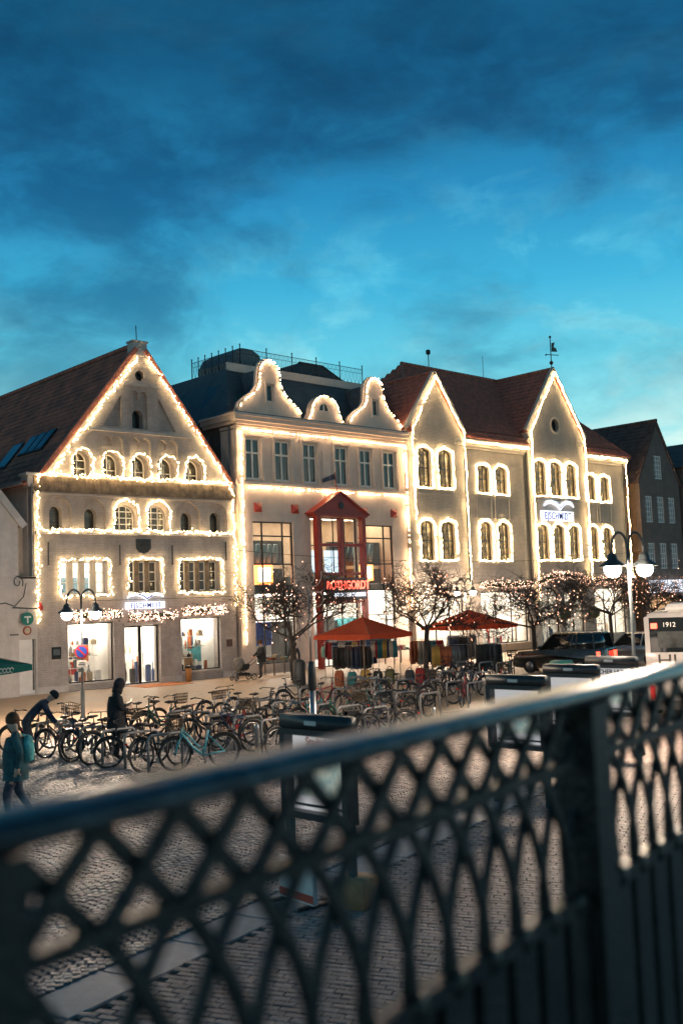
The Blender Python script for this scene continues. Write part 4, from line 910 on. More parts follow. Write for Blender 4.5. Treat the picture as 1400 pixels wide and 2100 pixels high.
for (a,c,b_) in ((44.42,47.03,49.66),(56.0,59.35,62.72)):
    zt=16.98 if a<50 else 18.76; ze=13.42 if a<50 else 14.24
    for p,q_ in (((U(a)-.05,-.05,ze),(U(c),-.05,zt)),((U(b_)+.05,-.05,ze),(U(c),-.05,zt))): q=MB(); q.bar(p,q_,.24,.22,(0,-1,0)); q.build('verge',M['rtrim'],RB)
for x in (49.75,56.0,67.75): q=MB(); q.tube([(U(x),.10,13.1),(U(x),.08,12.6),(U(x),.12,12.2),(U(x),.12,4.2)],.055,6); q.build('downpipe',M['iron'],RB)
# roofs
Z0,Z1,RYr=13.2,18.8,5.0
sl=math.hypot(RYr+.3,Z1-Z0)
def sx_(v): return v/sl
c0=.85
roof_tiles(RB,'roof_tiles',(0,-.30,Z0),(1,0,0),(0,RYr+.3,Z1-Z0),[(-.1+U(49.7)*c0/sl,c0),(23.5+(U(63.0)-23.5)*c0/sl,c0),(U(63.0),sl),(U(49.7),sl)],M['tile_red'])
roof_tiles(RB,'roof_tiles',(0,-.30,Z0),(1,0,0),(0,RYr+.3,Z1-Z0),[(U(49.75),0),(U(55.95),0),(U(55.95),c0),(U(49.75),c0)],M['tile_red'])
roof_tiles(RB,'roof_tiles',(0,-.30,Z0),(1,0,0),(0,RYr+.3,Z1-Z0),[(U(62.75),0),(23.6,0),(22.9,c0),(U(62.75),c0)],M['tile_red'])
hv=Vector((-5.2,0,Z1-Z0)); roof_tiles(RB,'roof_tiles',(U(68.35),-.3,Z0),(0,1,0),tuple(hv),[(0,0),(10.6,0),(5.3,hv.length)],M['tile_red'])
hv=Vector((5.2,0,Z1-Z0)); roof_tiles(RB,'roof_tiles',(-.12,-.3,Z0),(0,1,0),tuple(hv),[(0,0),(10.6,0),(5.3,hv.length)],M['tile_red'])
roof_tiles(RB,'roof_tiles',(0,10.3,Z0),(1,0,0),(0,-RYr-.3,Z1-Z0),[(-.1,0),(23.5,0),(U(63.0),sl),(U(49.7),sl)],M['tile_red'])
def gable_roof(x0,xc,x1,ze,zr,yb):
    l=Vector((xc-x0,0,zr-ze)); roof_tiles(RB,'roof_tiles',(U(x0),-.12,ze),(0,1,0),tuple(l),[(0,0),(yb[0],0),(yb[1],l.length),(0,l.length)],M['tile_red'])
    l=Vector((xc-x1,0,zr-ze)); roof_tiles(RB,'roof_tiles',(U(x1),-.12,ze),(0,1,0),tuple(l),[(0,0),(yb[0],0),(yb[1],l.length),(0,l.length)],M['tile_red'])
    ridge_caps(RB,(U(xc),-.15,zr+.06),(U(xc),yb[1],zr+.06),M['tile_red'],.11)
gable_roof(44.4,47.03,49.7,13.4,16.95,(.6,3.7)); gable_roof(55.95,59.35,62.75,14.2,18.72,(1.2,5.2))
ridge_caps(RB,(U(49.7),RYr,Z1+.06),(U(63.0),RYr,Z1+.06),M['tile_red'])
ridge_caps(RB,(U(68.3),-.25,Z0+.08),(U(63.0),RYr,Z1+.06),M['tile_red'],.11); ridge_caps(RB,(-.1,-.25,Z0+.08),(U(49.7),RYr,Z1+.06),M['tile_red'],.11)
# shop front at street level
q=MB(); q.plate(rect(-.1,U(68.0),0,4.3),-.05,.35,[rect(U(45.2),U(48.9),.35,3.5),rect(U(50.5),U(55.2),.5,3.75),arch(U(56.6),U(58.7),.05,3.9,.5),arch(U(59.3),U(61.6),.05,3.9,.5),rect(U(62.9),U(66.9),.5,3.75)],back=False); q.build('shop_front_wall',M['rtrim'],RB)
shop_room(RB,U(44.9),U(49.2),.05,3.8,.40,2.6); shop_room(RB,U(50.2),U(55.6),.3,3.95,.40,2.6); shop_room(RB,U(56.3),U(62.2),.04,4.0,.40,3.5); shop_room(RB,U(62.5),U(67.5),.3,3.95,.40,2.6)
for x0,x1,z0,z1,c in ((45.2,48.9,.35,3.5,3),(50.5,55.2,.5,3.75,3),(62.9,66.9,.5,3.75,3)): rect_window(RB,U(x0)+.004,U(x1)-.004,z0+.004,z1-.004,.12,c,1,M['frameblk'],M['clear'],.06,.06,.07,name='shop_window')
for x0,x1 in ((56.6,58.7),(59.3,61.6)):
    P=arch(U(x0)+.004,U(x1)-.004,.054,3.89,.5); q=MB(); q.plate(P,.1,.16,[shrink(P,.07)]); q.b((U(x0)+U(x1))/2-.035,(U(x0)+U(x1))/2+.035,.1,.16,.1,3.85); q.b(U(x0)+.05,U(x1)-.05,.095,.165,2.5,2.58); o=q.build('shop_door',M['frameblk'],RB); p=MB(); p.plate(shrink(P,.05),.13,.134); p.build('pane',M['clear'],o)
q=MB(); q.b(U(50.2),U(55.5),-.45,-.055,.05,.48); q.build('window_bench',plain('stone_bench',(.30,.22,.15)),RB)
rnd=random.Random(9)
goods(RM,U(50.7),U(55.0),.32,.8,8,.5,1.5,rnd,'in the wide shop window behind the clothes racks',(0,),(0,4,3,7)); goods(RM,U(63.1),U(66.7),.32,.8,8,.4,1.3,rnd,'in the shop window behind the parked cars',(0,),(0,4,3,9)); goods(RM,U(56.5),U(62.0),.05,2.0,8,.6,1.6,rnd,'behind the arched shop doors',(0,),(0,4,2,9))
# lit gull sign high on the gable
sg=empty('facade_sign',(RX0,RY0,0),0,'lit white gull sign with violet letters between the gable window rows','sign')
bird_sign(sg,U(59.1),9.28,-.18,3.4,.85)
q=MB(); q.plate(rect(U(57.15),U(60.85),8.34,8.98),-.08,-.03); q.build('sign_board',M['sign'],sg)
text_mesh('lettering','EJSCHMIDT',.70,M['signblue'],sg,(U(59.0),-.11,8.42),sx=.78,bold=.014,space=1.14)
# weather vane on the big gable, mast on the ridge
wv=empty('weather_vane',(59.35,41.0,18.85),0,'black iron ship weather vane on the tall gable point','weather vane')
q=MB(); q.tube([(0,0,0),(0,0,2.1)],.035,6); q.ball((0,0,.35),.14,8,6); q.ball((0,0,2.15),.09,8,5); q.tube([(-.55,0,.85),(.9,0,1.0)],.03,5); q.build('mast',M['iron'],wv)
q=MB(); q.add([(.10,-.02,1.15),(.75,-.02,1.22),(.62,-.02,1.45),(.35,-.02,1.5),(.5,-.02,1.85),(.15,-.02,1.75),(.10,.02,1.15),(.75,.02,1.22),(.62,.02,1.45),(.35,.02,1.5),(.5,.02,1.85),(.15,.02,1.75)],[(0,1,2,3,4,5),(11,10,9,8,7,6)]+[(i,(i+1)%6+0,(i+1)%6+6,i+6) for i in range(6)]); q.build('ship',M['iron'],wv)
q=MB(); q.add([(-.75,0,.78),(-.5,0,.93),(-.5,0,.76)],[(0,1,2),(2,1,0)]); q.build('arrow',M['iron'],wv)
for i,(x,y,z,h,lb) in enumerate(((52.4,46,18.8,1.0,'short siren mast with round head on the red tiled ridge'),(58.2,46.0,18.8,1.7,'thin lightning rod beside the tall gable ridge'))):
    a=empty('roof_mast',(x,y,z),0,lb,'mast'); q=MB(); q.tube([(0,0,0),(0,0,h)],.03 if i==0 else .018,5); q.build('rod',M['iron'],a)
    if i==0: q=MB(); q.lathe([(.05,0),(.16,.08),(.16,.30),(.05,.36)],10,(0,0,h)); q.build('siren_head',M['iron'],a)
a=empty('roof_aerial',(26.9,58,15.9),0,'thin aerial on the dark ridge of the gabled house','aerial'); q=MB(); q.tube([(0,0,0),(0,0,2.2)],.02,5); q.build('rod',M['iron'],a)
# strings of lights
G='strings of lights on the pale brick building'
def RS(lb,pts,**k): return light_string(lb,[(U(x),y,z) for x,y,z in pts],Mx=RM,group=G,**k)
kw=dict(spacing=.06,jit=.05,out=.06,r=.027)
rows={}
names={0:'narrower gable bay',1:'flat bay between the gables',2:'tall gable bay',3:'end bay next the dark house'}
for w in wins:
    k=0 if w[0]<49 else 1 if w[0]<55 else 2 if w[0]<62 else 3; up_=w[2]>9
    rows.setdefault((k,up_),[]).append(w)
for (k,up_),L_ in rows.items():
    for i,w in enumerate(L_):
        P=arch(w[0]+.06,w[1]-.06,w[2]+.06,w[3]-.02,.24 if up_ else .30); y=w[4]-.05
        RS(f'ring of lights around the {ORD[i]} {"upper" if up_ else "lower"} window of the {names[k]}',[(x,y,z) for x,z in P],closed=True,spacing=.055,jit=.06,out=.06,r=.028)
kv=dict(kw,spacing=.065,jit=.06,r=.029)
RS('string of warm lights over the narrower brick gable and down its corner',[(44.75,-.2,8.0),(44.75,-.2,13.3),(47.03,-.2,16.75),(49.45,-.2,13.4),(49.45,-.2,4.2)],**kv)
RS('string of warm lights over the tall brick gable and down both corners',[(56.3,-.2,3.0),(56.3,-.2,14.2),(59.35,-.2,18.5),(62.5,-.2,14.2),(62.5,-.2,4.3)],**kv)
RS('string of warm lights under the eaves of the bay between the brick gables',[(49.7,-.20,12.98),(56.0,-.20,12.98)],**kv)
RS('string of warm lights under the eaves and down the far brick corner',[(62.8,-.20,12.98),(67.9,-.20,12.98),(67.9,-.05,12.6),(67.9,-.05,4.3)],**kv)
GG='fir garlands over the pale brick shop front'
garland('long lit fir garland over the wide shop window behind the clothes racks',U(50.2),U(55.9),3.9,4.4,-.08,400,RM,group=GG)
garland('lit fir garland arching over the arched shop doors',U(56.0),U(62.3),3.9,4.5,-.10,520,RM,group=GG,path=lambda t:.5*math.sin(PI*min(1,t*1.05)))
garland('lit fir garland over the shop window behind the parked cars',U(62.5),U(68.0),4.0,4.6,-.10,420,RM,group=GG)
for i,(x,z) in enumerate(((58.95,2.1),(62.3,2.1))):
    q=MB(); q.ball((0,0,0),.42,12,8); rr_=random.Random(i)
    for _ in range(160):
        a=rr_.uniform(0,2*PI); c=rr_.uniform(-1,1); s=math.sqrt(1-c*c); p=Vector((s*math.cos(a),s*math.sin(a),c))*.42; d=p.normalized()*.07; t=p.orthogonal().normalized()*.03; q.add([tuple(p-t),tuple(p+t),tuple(p+d)],[(0,1,2)])
    o=q.build('topiary_ball',plain('box_leaf',(.035,.06,.03)),None,label='round clipped green ball hanging '+('between the arched shop doors' if i==0 else 'at the end of the arched shop doors'),cat='topiary',group='hanging topiary balls'); o.location=(x,40.7,z)
# ------------------------------------------------------------------ dark brick house and the one beyond
DX,DY=69.7,41.0
DB=empty('dark_brick_house',(DX,DY,0),0,'tall dark brown brick gabled house with white barred windows','house')

DW=[(2.35,3.45,11.9,13.7)]+[(x,x+1.0,8.55,10.55) for x in (.75,2.45,4.1)]+[(x,x+1.0,5.05,7.0) for x in (.75,2.45,4.1)]
P=[(0,0),(5.9,0),(5.9,11.75),(2.95,16.3),(0,11.75)]
q=MB(); q.plate(P,0,.4,[rect(a,c,e,f) for a,c,e,f in DW]+[rect(.5,5.3,.4,3.0)],back=False); q.build('front_wall',M['dwall'],DB)
for a,c,e,f in DW:
    rect_window(DB,a+.004,c-.004,e+.004,f-.004,.08,3,5,M['white'],M['palepane'],.09,.05,.06)
q=MB(); q.b(-.02,.3,.4,14,0,11.7); q.build('side_wall',M['dside'],DB); q=MB(); q.b(5.6,5.9,.4,14,0,11.7); q.build('side_wall',M['dwall'],DB)
l=Vector((3.25,0,4.9)); roof_tiles(DB,'roof_tiles',(-.3,-.1,11.5),(0,1,0),tuple(l),[(0,0),(14,0),(14,l.length),(0,l.length)],M['tile_dark'])
l=Vector((-3.25,0,4.9)); roof_tiles(DB,'roof_tiles',(6.2,-.1,11.5),(0,1,0),tuple(l),[(0,0),(14,0),(14,l.length),(0,l.length)],M['tile_dark'])
ridge_caps(DB,(2.95,-.1,16.45),(2.95,14,16.45),M['tile_dark'])
shop_room(DB,.4,5.4,.3,3.1,.42,2.0,'panelw','roomw'); rect_window(DB,.505,5.295,.405,2.995,.1,4,1,M['frameblk'],M['clear'],.06,.06,.06,name='shop_window')
ss=empty('shop_sign_box',(DX,DY,0),0,'white lit sign box over the shop of the dark brick house','sign'); q=MB(); q.b(.6,5.6,-.3,-.002,3.25,4.2); q.build('light_box',M['sign'],ss)
EB=empty('shaded_house',(76.2,40.6,0),0,'dark shaded house at the far end of the street','house')
q=MB(); q.plate([(0,0),(9,0),(9,12),(5.5,15.5),(0,13.2)],0,.4,[rect(1.5,2.5,8.5,10.3),rect(4.0,5.0,8.5,10.3),rect(1.5,2.5,4.8,6.6)]); q.build('front_wall',M['dwall'],EB); q=MB(); q.b(0,.3,.4,12,0,13); q.build('side_wall',M['dwall'],EB)
for a,e in ((1.5,8.5),(4.0,8.5),(1.5,4.8)): rect_window(EB,a+.004,a+.996,e+.004,e+1.796,.1,2,3,M['white'],M['glass'],.07,.05,.06)
l=Vector((5.5,0,2.5)); q=MB(); q.add([(-.4,-.3,13.0),(5.6,-.3,15.7),(5.6,12,15.7),(-.4,12,13.0)],[(0,1,2,3)]); q.add([(9.4,-.3,11.7),(5.6,-.3,15.7),(5.6,12,15.7),(9.4,12,11.7)],[(3,2,1,0)]); q.build('roof',M['tile_dark'],EB)
# ------------------------------------------------------------------ street lamps
M['lampm']=mat('grey_lamp_metal',(.045,.055,.06),.45,var=.2,scale=9)
def street_lamp(label, loc, h, rz, signs=False, group='double-headed street lamps'):
    e=empty('street_lamp',loc,rz,label,'street lamp',group)
    q=MB(); q.lathe([(.11,0),(.11,.12),(.07,.2),(.07,.9),(.05,1.0),(.038,1.1),(.034,h-.6),(.03,h-.42)],10); q.build('pole',M['lampm'],e)
    for s in (-1,1):
        pts=[(0,0,h-.85)]+[(s*(.23-.23*math.cos(a)),0,h-.38+.36*math.sin(a)) for a in [PI*i/10 for i in range(11)]]+[(s*.46,0,h-.47)]
        q=MB(); q.tube(pts,.030,8); q.build('arm',M['lampm'],e)
        x=s*.46; zt=h-.45
        q=MB(); q.lathe([(.05,0),(.10,-.05),(.12,-.15),(.14,-.17),(.27,-.26),(.28,-.29),(.14,-.24)],18,(x,0,zt)); q.build('shade',M['lampm'],e)
        q=MB(); q.lathe([(.12,.02),(.155,-.02),(.168,-.08),(.15,-.16),(.10,-.22),(0,-.25)],16,(x,0,zt-.27)); q.build('globe',M['lamp'],e)
    return e
LA=street_lamp('black double-globe street lamp carrying the no-parking sign',(16.86,29.74,0),4.14,math.radians(-12))
street_lamp('grey double-globe street lamp standing behind the display cases',(19.7,11.95,0),4.68,math.radians(-14))
street_lamp('small distant double-globe street lamp between the bare trees',(46.2,38.6,0),4.5,math.radians(-40))
ns=empty('no_parking_sign',(16.86,29.74,1.85),math.radians(-38),'round blue and red no-parking sign with small plate on the lamp post','road sign')
def disc(r,n=28): return [(r*math.cos(2*PI*i/n),r*math.sin(2*PI*i/n)) for i in range(n)]
q=MB(); q.plate([(x,z+.32) for x,z in disc(.21)],-.10,-.08); d=q.build('sign_disc',plain('sign_red',(.55,.03,.03),.35,var=0),ns)
q=MB(); q.plate([(x,z+.32) for x,z in disc(.165)],-.105,-.101); q.build('sign_face',plain('sign_blue',(.02,.08,.42),.35,var=0),d)
q=MB(); q.bar((-.115,-.108,.435),(.115,-.108,.205),.006,.045,(0,0,1)); q.build('sign_slash',plain('sign_red_bar',(.55,.03,.03),.35,var=0),d)
q=MB(); q.plate(rect(-.15,.15,-.16,.06),-.10,-.08); p=q.build('plate',M['white'],ns); q=MB(); q.b(-.10,.10,-.105,-.101,-.08,-.06); q.b(-.08,.10,-.105,-.101,-.02,.0); q.build('plate_print',M['black'],p)
# ------------------------------------------------------------------ bare trees with lights
M['bark']=mat('grey_bark',(.055,.042,.034),.85,var=.35,scale=9,bump=.5,bscale=20)
def bare_tree(label, loc, h, spread, trunk, seed, lights, lbl2, nb=6):
    rd=random.Random(seed); e=empty('bare_tree',loc,0,label,'tree','bare trees along the shop front')
    tk=MB(); lim=MB(); tw=MB(); tips=[]
    lean=Vector((rd.uniform(-.15,.15),rd.uniform(-.15,.15),0))
    pts=[Vector((0,0,-.05)),Vector((0,0,trunk*.3))+lean*.3,Vector((0,0,trunk*.7))+lean*.6,Vector((0,0,trunk))+lean]
    tk.tube(pts,[.15,.11,.10,.105],9); tk.build('trunk',M['bark'],e)
    def grow(p,d,L,r,lev):
        n=3 if lev<2 else 2; P=[p]; dd=d.copy()
        for i in range(n):
            dd=(dd+Vector((rd.gauss(0,.22),rd.gauss(0,.22),rd.gauss(.02,.16)))).normalized(); P.append(P[-1]+dd*L/n)
        (lim if lev<2 else tw).tube(P,[r*(1-.45*i/n) for i in range(n+1)],6 if lev==0 else 4 if lev==1 else 3,False)
        if lev>=1: tips.extend(P[1:])
        if lev>=4: return
        k=(5,6,5,4)[lev]
        for i in range(k):
            t=rd.uniform(.35,1.0) if i else 1.0; j=min(n-1,int(t*n)); q_=P[j]+(P[j+1]-P[j])*(t*n-j)
            ax=Vector((rd.gauss(0,1),rd.gauss(0,1),rd.gauss(0,.55))).normalized(); nd=(dd*.55+ax*.75+Vector((0,0,.10))).normalized()
            if q_.z>h*.93: nd.z-=.5
            if math.hypot(q_.x,q_.y)>spread*.8: nd=(nd+Vector((-q_.x,-q_.y,0)).normalized()*.5).normalized()
            grow(q_,nd,L*(.62+rd.uniform(-.1,.12)),max(.008,r*.55),lev+1)
    for i in range(nb):
        a=2*PI*i/nb+rd.uniform(-.3,.3); el=rd.uniform(.35,1.0)
        grow(pts[-1]-Vector((0,0,rd.uniform(0,.25))),Vector((math.cos(a)*math.cos(el),math.sin(a)*math.cos(el),math.sin(el))),spread*rd.uniform(.5,.68),.05,0)
    lim.build('limbs',M['bark'],e); tw.build('twigs',M['bark'],e)
    mb=MB(); rd.shuffle(tips); base=Vector(loc)
    for p in tips[:lights]:
        p=base+p+Vector((rd.gauss(0,.08),rd.gauss(0,.08),rd.gauss(-.05,.08))); q=rd.uniform(.02,.034); mb.add([(p.x+x*q,p.y+y*q,p.z+z*q) for x,y,z in OCT],OCF)
    mb.build('tree_lights',M['bulbt'],None,label=lbl2,cat='string lights',group='lights strung in the bare trees',kind='stuff')
    return e
bare_tree('bare tree before the cream shop window, behind the stroller',(30.2,35.0,0),5.4,3.2,2.0,21,150,'pinkish lights strung through the bare tree beside the stroller')
bare_tree('bare tree between the two red parasols',(33.3,30.2,0),5.2,2.7,2.3,22,140,'pinkish lights strung through the bare tree between the parasols')
bare_tree('bare tree beside the parked dark SUV',(39.4,28.95,0),5.4,2.8,2.1,23,130,'pinkish lights strung through the bare tree beside the dark SUV')
bare_tree('bare tree behind the silver car and the tall lamp',(50.0,31.6,0),5.3,2.7,2.3,24,120,'pinkish lights strung through the bare tree behind the silver car')
bare_tree('far bare tree above the bus roof',(66.0,34.5,0),5.6,2.6,2.4,25,120,'pinkish lights strung through the far bare tree above the bus')
bare_tree('far bare tree before the pale brick shop front corner',(60.0,35.0,0),5.2,2.4,2.2,26,110,'pinkish lights strung through the far bare tree at the brick corner')
# ornament pole: swirling light decoration
op=empty('ornament_pole',(30.5,34.3,0),math.radians(-43),'slim pole carrying a swirling unlit star ornament','decoration')
q=MB(); q.tube([(0,0,0),(0,0,4.0)],.045,8); q.build('pole',M['steel'],op)
q=MB(); 
for k in range(7):
    a0=k*2*PI/7; pts=[(math.cos(a0+t*1.6)*t*.85*.9,0,4.25+math.sin(a0+t*1.6)*t*.85) for t in [i/9 for i in range(1,10)]]; q.tube(pts,.02,4)
q.torus((.3,0,3.6),.34,.025,'Y',18,5); q.build('swirl',M['rtrim'],op)
# ------------------------------------------------------------------ parasols
def canvas(name,c):
    m_=mat(name,c,.8,var=.15,scale=2.5,bump=.3,bscale=6); t=m_.node_tree; p=t.nodes['Principled BSDF']; o=t.nodes['Material Output']
    tr=t.nodes.new('ShaderNodeBsdfTranslucent'); tr.inputs[0].default_value=(*c,1); mx=t.nodes.new('ShaderNodeMixShader'); mx.inputs[0].default_value=.55
    t.links.new(p.outputs[0],mx.inputs[1]); t.links.new(tr.outputs[0],mx.inputs[2]); t.links.new(mx.outputs[0],o.inputs[0]); return m_
M['redcloth']=canvas('red_parasol_cloth',(.80,.13,.045))
M['tealcloth']=canvas('teal_parasol_cloth',(.015,.20,.17))
def parasol(label, loc, half, ze, za, m_, rz, group=None, print_=False):
    e=empty('parasol',loc,rz,label,'parasol',group); q=MB(); n=8
    q.add([],[]) ; V_=[(0,0,za)]; ring=[]
    K=4
    for k in range(K):
        a=PI/4+k*PI/2; c=(half*math.sqrt(2)*math.cos(a),half*math.sqrt(2)*math.sin(a)); a2=a+PI/2; c2=(half*math.sqrt(2)*math.cos(a2),half*math.sqrt(2)*math.sin(a2))
        for i in range(4): t=i/4; x,y=c[0]+(c2[0]-c[0])*t,c[1]+(c2[1]-c[1])*t; ring.append((x,y))
    R1=[]; m2=len(ring)
    for f,sag in ((.33,-.02),(.66,-.04),(1.0,0)):
        for i,(x,y) in enumerate(ring):
            mid=(i%4)/4; z=za+(ze-za)*f+sag-(.05*math.sin(PI*mid) if f<1 else -.04*math.sin(PI*mid)); V_.append((x*f,y*f,z))
    F_=[(0,1+i,1+(i+1)%m2) for i in range(m2)]
    for r in range(2):
        for i in range(m2): a=1+r*m2+i; b_=1+r*m2+(i+1)%m2; F_.append((a,a+m2,b_+m2,b_))
    o=len(V_)
    for i,(x,y) in enumerate(ring): V_.append((x*1.005,y*1.005,ze-.17+.03*math.sin(i*1.7)))
    for i in range(m2): a=1+2*m2+i; b_=1+2*m2+(i+1)%m2; F_.append((a,o+i,o+(i+1)%m2,b_))
    q.add(V_,F_); q.build('canopy',m_,e)
    q=MB(); q.tube([(0,0,0),(0,0,za+.12)],.03,8); q.build('pole',M['wood'],e)
    q=MB(); q.b(-.35,.35,-.35,.35,0,.12); q.lathe([(.06,.12),(.05,.45)],8); q.build('base',M['iron'],e)
    for k in range(4):
        a=PI/4+k*PI/2; q=MB(); q.tube([(.04*math.cos(a),.04*math.sin(a),za-.06),(half*1.4*math.cos(a),half*1.4*math.sin(a),ze-.01)],.014,4); q.build('rib',M['wood'],e)
    return e
parasol('red square parasol before the cream shop entrance',(30.0,30.5,0),1.42,2.10,2.80,M['redcloth'],math.radians(8),'red parasols over the clothes stalls')
parasol('red square parasol over the grey jackets rack',(38.4,31.9,0),1.62,2.12,2.85,M['redcloth'],math.radians(4),'red parasols over the clothes stalls')
tp=parasol('teal parasol over the cafe table at the picture edge',(10.2,24.2,0),1.35,2.22,2.75,M['tealcloth'],math.radians(18))
q=MB(); x=-.4
for i in range(11): q.torus((x,-1.362,2.13),.055,.012,'Y',8,4,0,PI*RN.uniform(1.0,1.9)); x+=.11
q.build('valance_print',M['white'],tp)
# ------------------------------------------------------------------ clothes racks and bags outside the shop
GAR={k:plain('cloth_'+k,c,.85,var=.2,scale=5) for k,c in dict(black=(.018,.02,.022),charcoal=(.05,.055,.06),grey=(.12,.14,.15),navy=(.025,.04,.08),rust=(.30,.09,.04),mustard=(.42,.27,.06),teal=(.03,.16,.17),red=(.32,.03,.03),cream=(.5,.43,.33),blue=(.08,.16,.30),olive=(.13,.12,.05),mint=(.20,.38,.32)).items()}
def garment_mesh(kind,rd):
    mb=MB(); ln={'jacket':.85,'coat':1.05,'shirt':.7,'bag':.42}[kind]; n=6
    secs=[(0,.05,.05),(.05,.20,.07),(.12,.24,.09),(ln*.5,.23,.10),(ln*.9,.26,.12),(ln,.27,.12)]
    V_=[];F_=[];K=10
    for (dz,w,d) in secs:
        for k in range(K):
            a=2*PI*k/K; f=1+rd.uniform(-.10,.10); V_.append((d*math.sin(a)*f,w*math.cos(a)*f,-dz))
    for i in range(len(secs)-1):
        for k in range(K): F_.append((i*K+k,i*K+(k+1)%K,(i+1)*K+(k+1)%K,(i+1)*K+k))
    mb.smooth=True; mb.add(V_,F_)
    if kind in('jacket','coat'):
        for s in(-1,1): mb.tube([(0,s*.20,-.08),(.02,s*.29,-.35),(.03,s*.30,-.72)],[.07,.065,.055],7)
    mb.smooth=False; mb.tube([(0,0,.07),(0,.02,.03),(0,0,0)],.006,4); return mb
rdg=random.Random(4)
GMESH={(k,c):garment_mesh(k,rdg).mesh('garment',GAR[c]) for k in ('jacket','coat','shirt') for c in GAR}
def clothes_rack(label, where, loc, rz, L, h, cols, kind='jacket', step=.085):
    e=empty('clothes_rack',loc,rz,label,'clothes rack','clothes racks outside the shops'); q=MB()
    q.tube([(-L/2,0,.05),(-L/2,0,h),(L/2,0,h),(L/2,0,.05)],.016,6); q.build('rail',M['steel'],e)
    for s in(-1,1): q=MB(); q.tube([(s*L/2,-.28,.05),(s*L/2,.28,.05)],.016,6); q.build('foot',M['steel'],e)
    Mx=Matrix.Translation(loc)@Matrix.Rotation(rz,4,'Z'); n=int((L-.15)/step)
    for i in range(n):
        c=cols[min(len(cols)-1,int(i*len(cols)/n))]; o=link(kind,GMESH[(kind,c)]); s=rdg.uniform(.92,1.08)
        o.matrix_world=Mx@Matrix.Translation((-L/2+.1+i*step,rdg.uniform(-.02,.02),h-.06))@Matrix.Rotation(rdg.uniform(-.2,.2),4,'Z')@Matrix.Diagonal((s*.8,s,s,1))
        tag(o,f'{c} {kind} hanging on the {where}',kind,f'garments on the {where}')
    return e
r45=math.radians(-52)
clothes_rack('long clothes rack of rust and grey jackets behind the bicycle stands','rack of rust and grey jackets',(34.1,29.5,0),r45,1.55,1.45,['mustard','rust','rust','grey','charcoal'],'jacket',.075)
clothes_rack('clothes rack packed with black coats beside the grey jackets','rack of black coats',(35.2,28.2,0),r45,1.25,1.48,['black','black','charcoal','black'],'coat',.08)
clothes_rack('clothes rack of bright striped shirts beside the tree between the parasols','rack of bright shirts',(32.6,32.0,0),r45,1.5,1.75,['blue','cream','red','teal','mustard','navy','cream','teal'],'shirt',.10)
clothes_rack('clothes rack of dark jackets under the nearer red parasol','rack of dark jackets under the parasol',(30.6,31.8,0),r45,1.7,1.6,['black','charcoal','navy','black'],'jacket',.09)
clothes_rack('clothes rack of mixed coats beside the entrance column','rack of mixed coats at the entrance',(34.6,35.6,0),r45,2.0,1.65,['black','grey','red','charcoal','navy'],'coat',.09)
clothes_rack('clothes rack of dark shirts between the entrance and the parasol','rack of dark shirts at the entrance',(36.8,36.6,0),r45,1.8,1.7,['charcoal','black','teal','olive'],'shirt',.09)
clothes_rack('clothes rack of navy coats beyond the farther parasol','rack of navy coats beyond the parasol',(40.6,34.2,0),r45,1.5,1.5,['navy','black','grey'],'coat',.09)
clothes_rack('clothes rack of rust and cream coats between the two parasols','rack of rust and cream coats',(36.9,33.2,0),r45,1.7,1.55,['rust','cream','charcoal','teal','red'],'coat',.10)
clothes_rack('clothes rack of red and navy shirts behind the nearer parasol','rack of red and navy shirts',(32.4,34.3,0),r45,1.6,1.7,['red','navy','cream','black','mustard'],'shirt',.10)
clothes_rack('clothes rack of grey coats before the wide brick shop window','rack of grey coats at the brick shop',(43.2,36.4,0),r45,1.7,1.5,['grey','charcoal','cream','navy'],'coat',.10)
def bag(label,loc,rz,c,w,h,d,kind='bag'):
    e=empty(kind,loc,rz,label,kind.replace('_',' '),'bags and cases set out before the shop'); mb=MB()
    mb.lathe([(w*.42,0),(w*.5,h*.1),(w*.5,h*.75),(w*.40,h*.97),(w*.2,h)],12,(0,0,0),Matrix.Diagonal((1,d/w,1,1))); mb.build('body',GAR[c],e)
    q=MB(); q.torus((0,0,h),w*.22,.014,'Y',10,5,0,PI); q.build('handle',GAR['black'],e)
    q=MB(); q.b(-w*.30,w*.30,-d*.56,-d*.44,h*.16,h*.5); q.build('pocket',GAR[c],e)
cols=['rust','teal','mustard','olive','black','rust','red','charcoal','mint','navy','mustard','olive']
for i,(x,y,c,lb) in enumerate(((29.9,31.9,'rust','rust brown suitcase at the end of the bag row'),(30.25,31.5,'teal','dark teal rucksack between the rust and mustard bags'),(30.65,31.1,'mustard','mustard yellow suitcase in the bag row'),(31.0,30.75,'black','black rucksack beside the mustard suitcase'),(31.35,30.4,'olive','olive green suitcase in the bag row'),(31.85,29.75,'charcoal','charcoal rucksack beside the red rucksack'),(32.15,29.45,'red','dark red rucksack near the tree trunk'),(32.45,29.15,'navy','navy rucksack nearest the tree trunk'))):
    bag(lb,(x,y,0),r45,c,.40,.62 if i%2==0 else .55,.24,'suitcase' if 'suitcase' in lb else 'rucksack')
bag('mint green rucksack hung by the entrance column',(31.9,34.9,1.0),r45,'mint',.36,.48,.2,'rucksack')
bag('red rucksack hung above the mint green one',(32.1,35.2,1.6),r45,'red',.34,.45,.2,'rucksack')
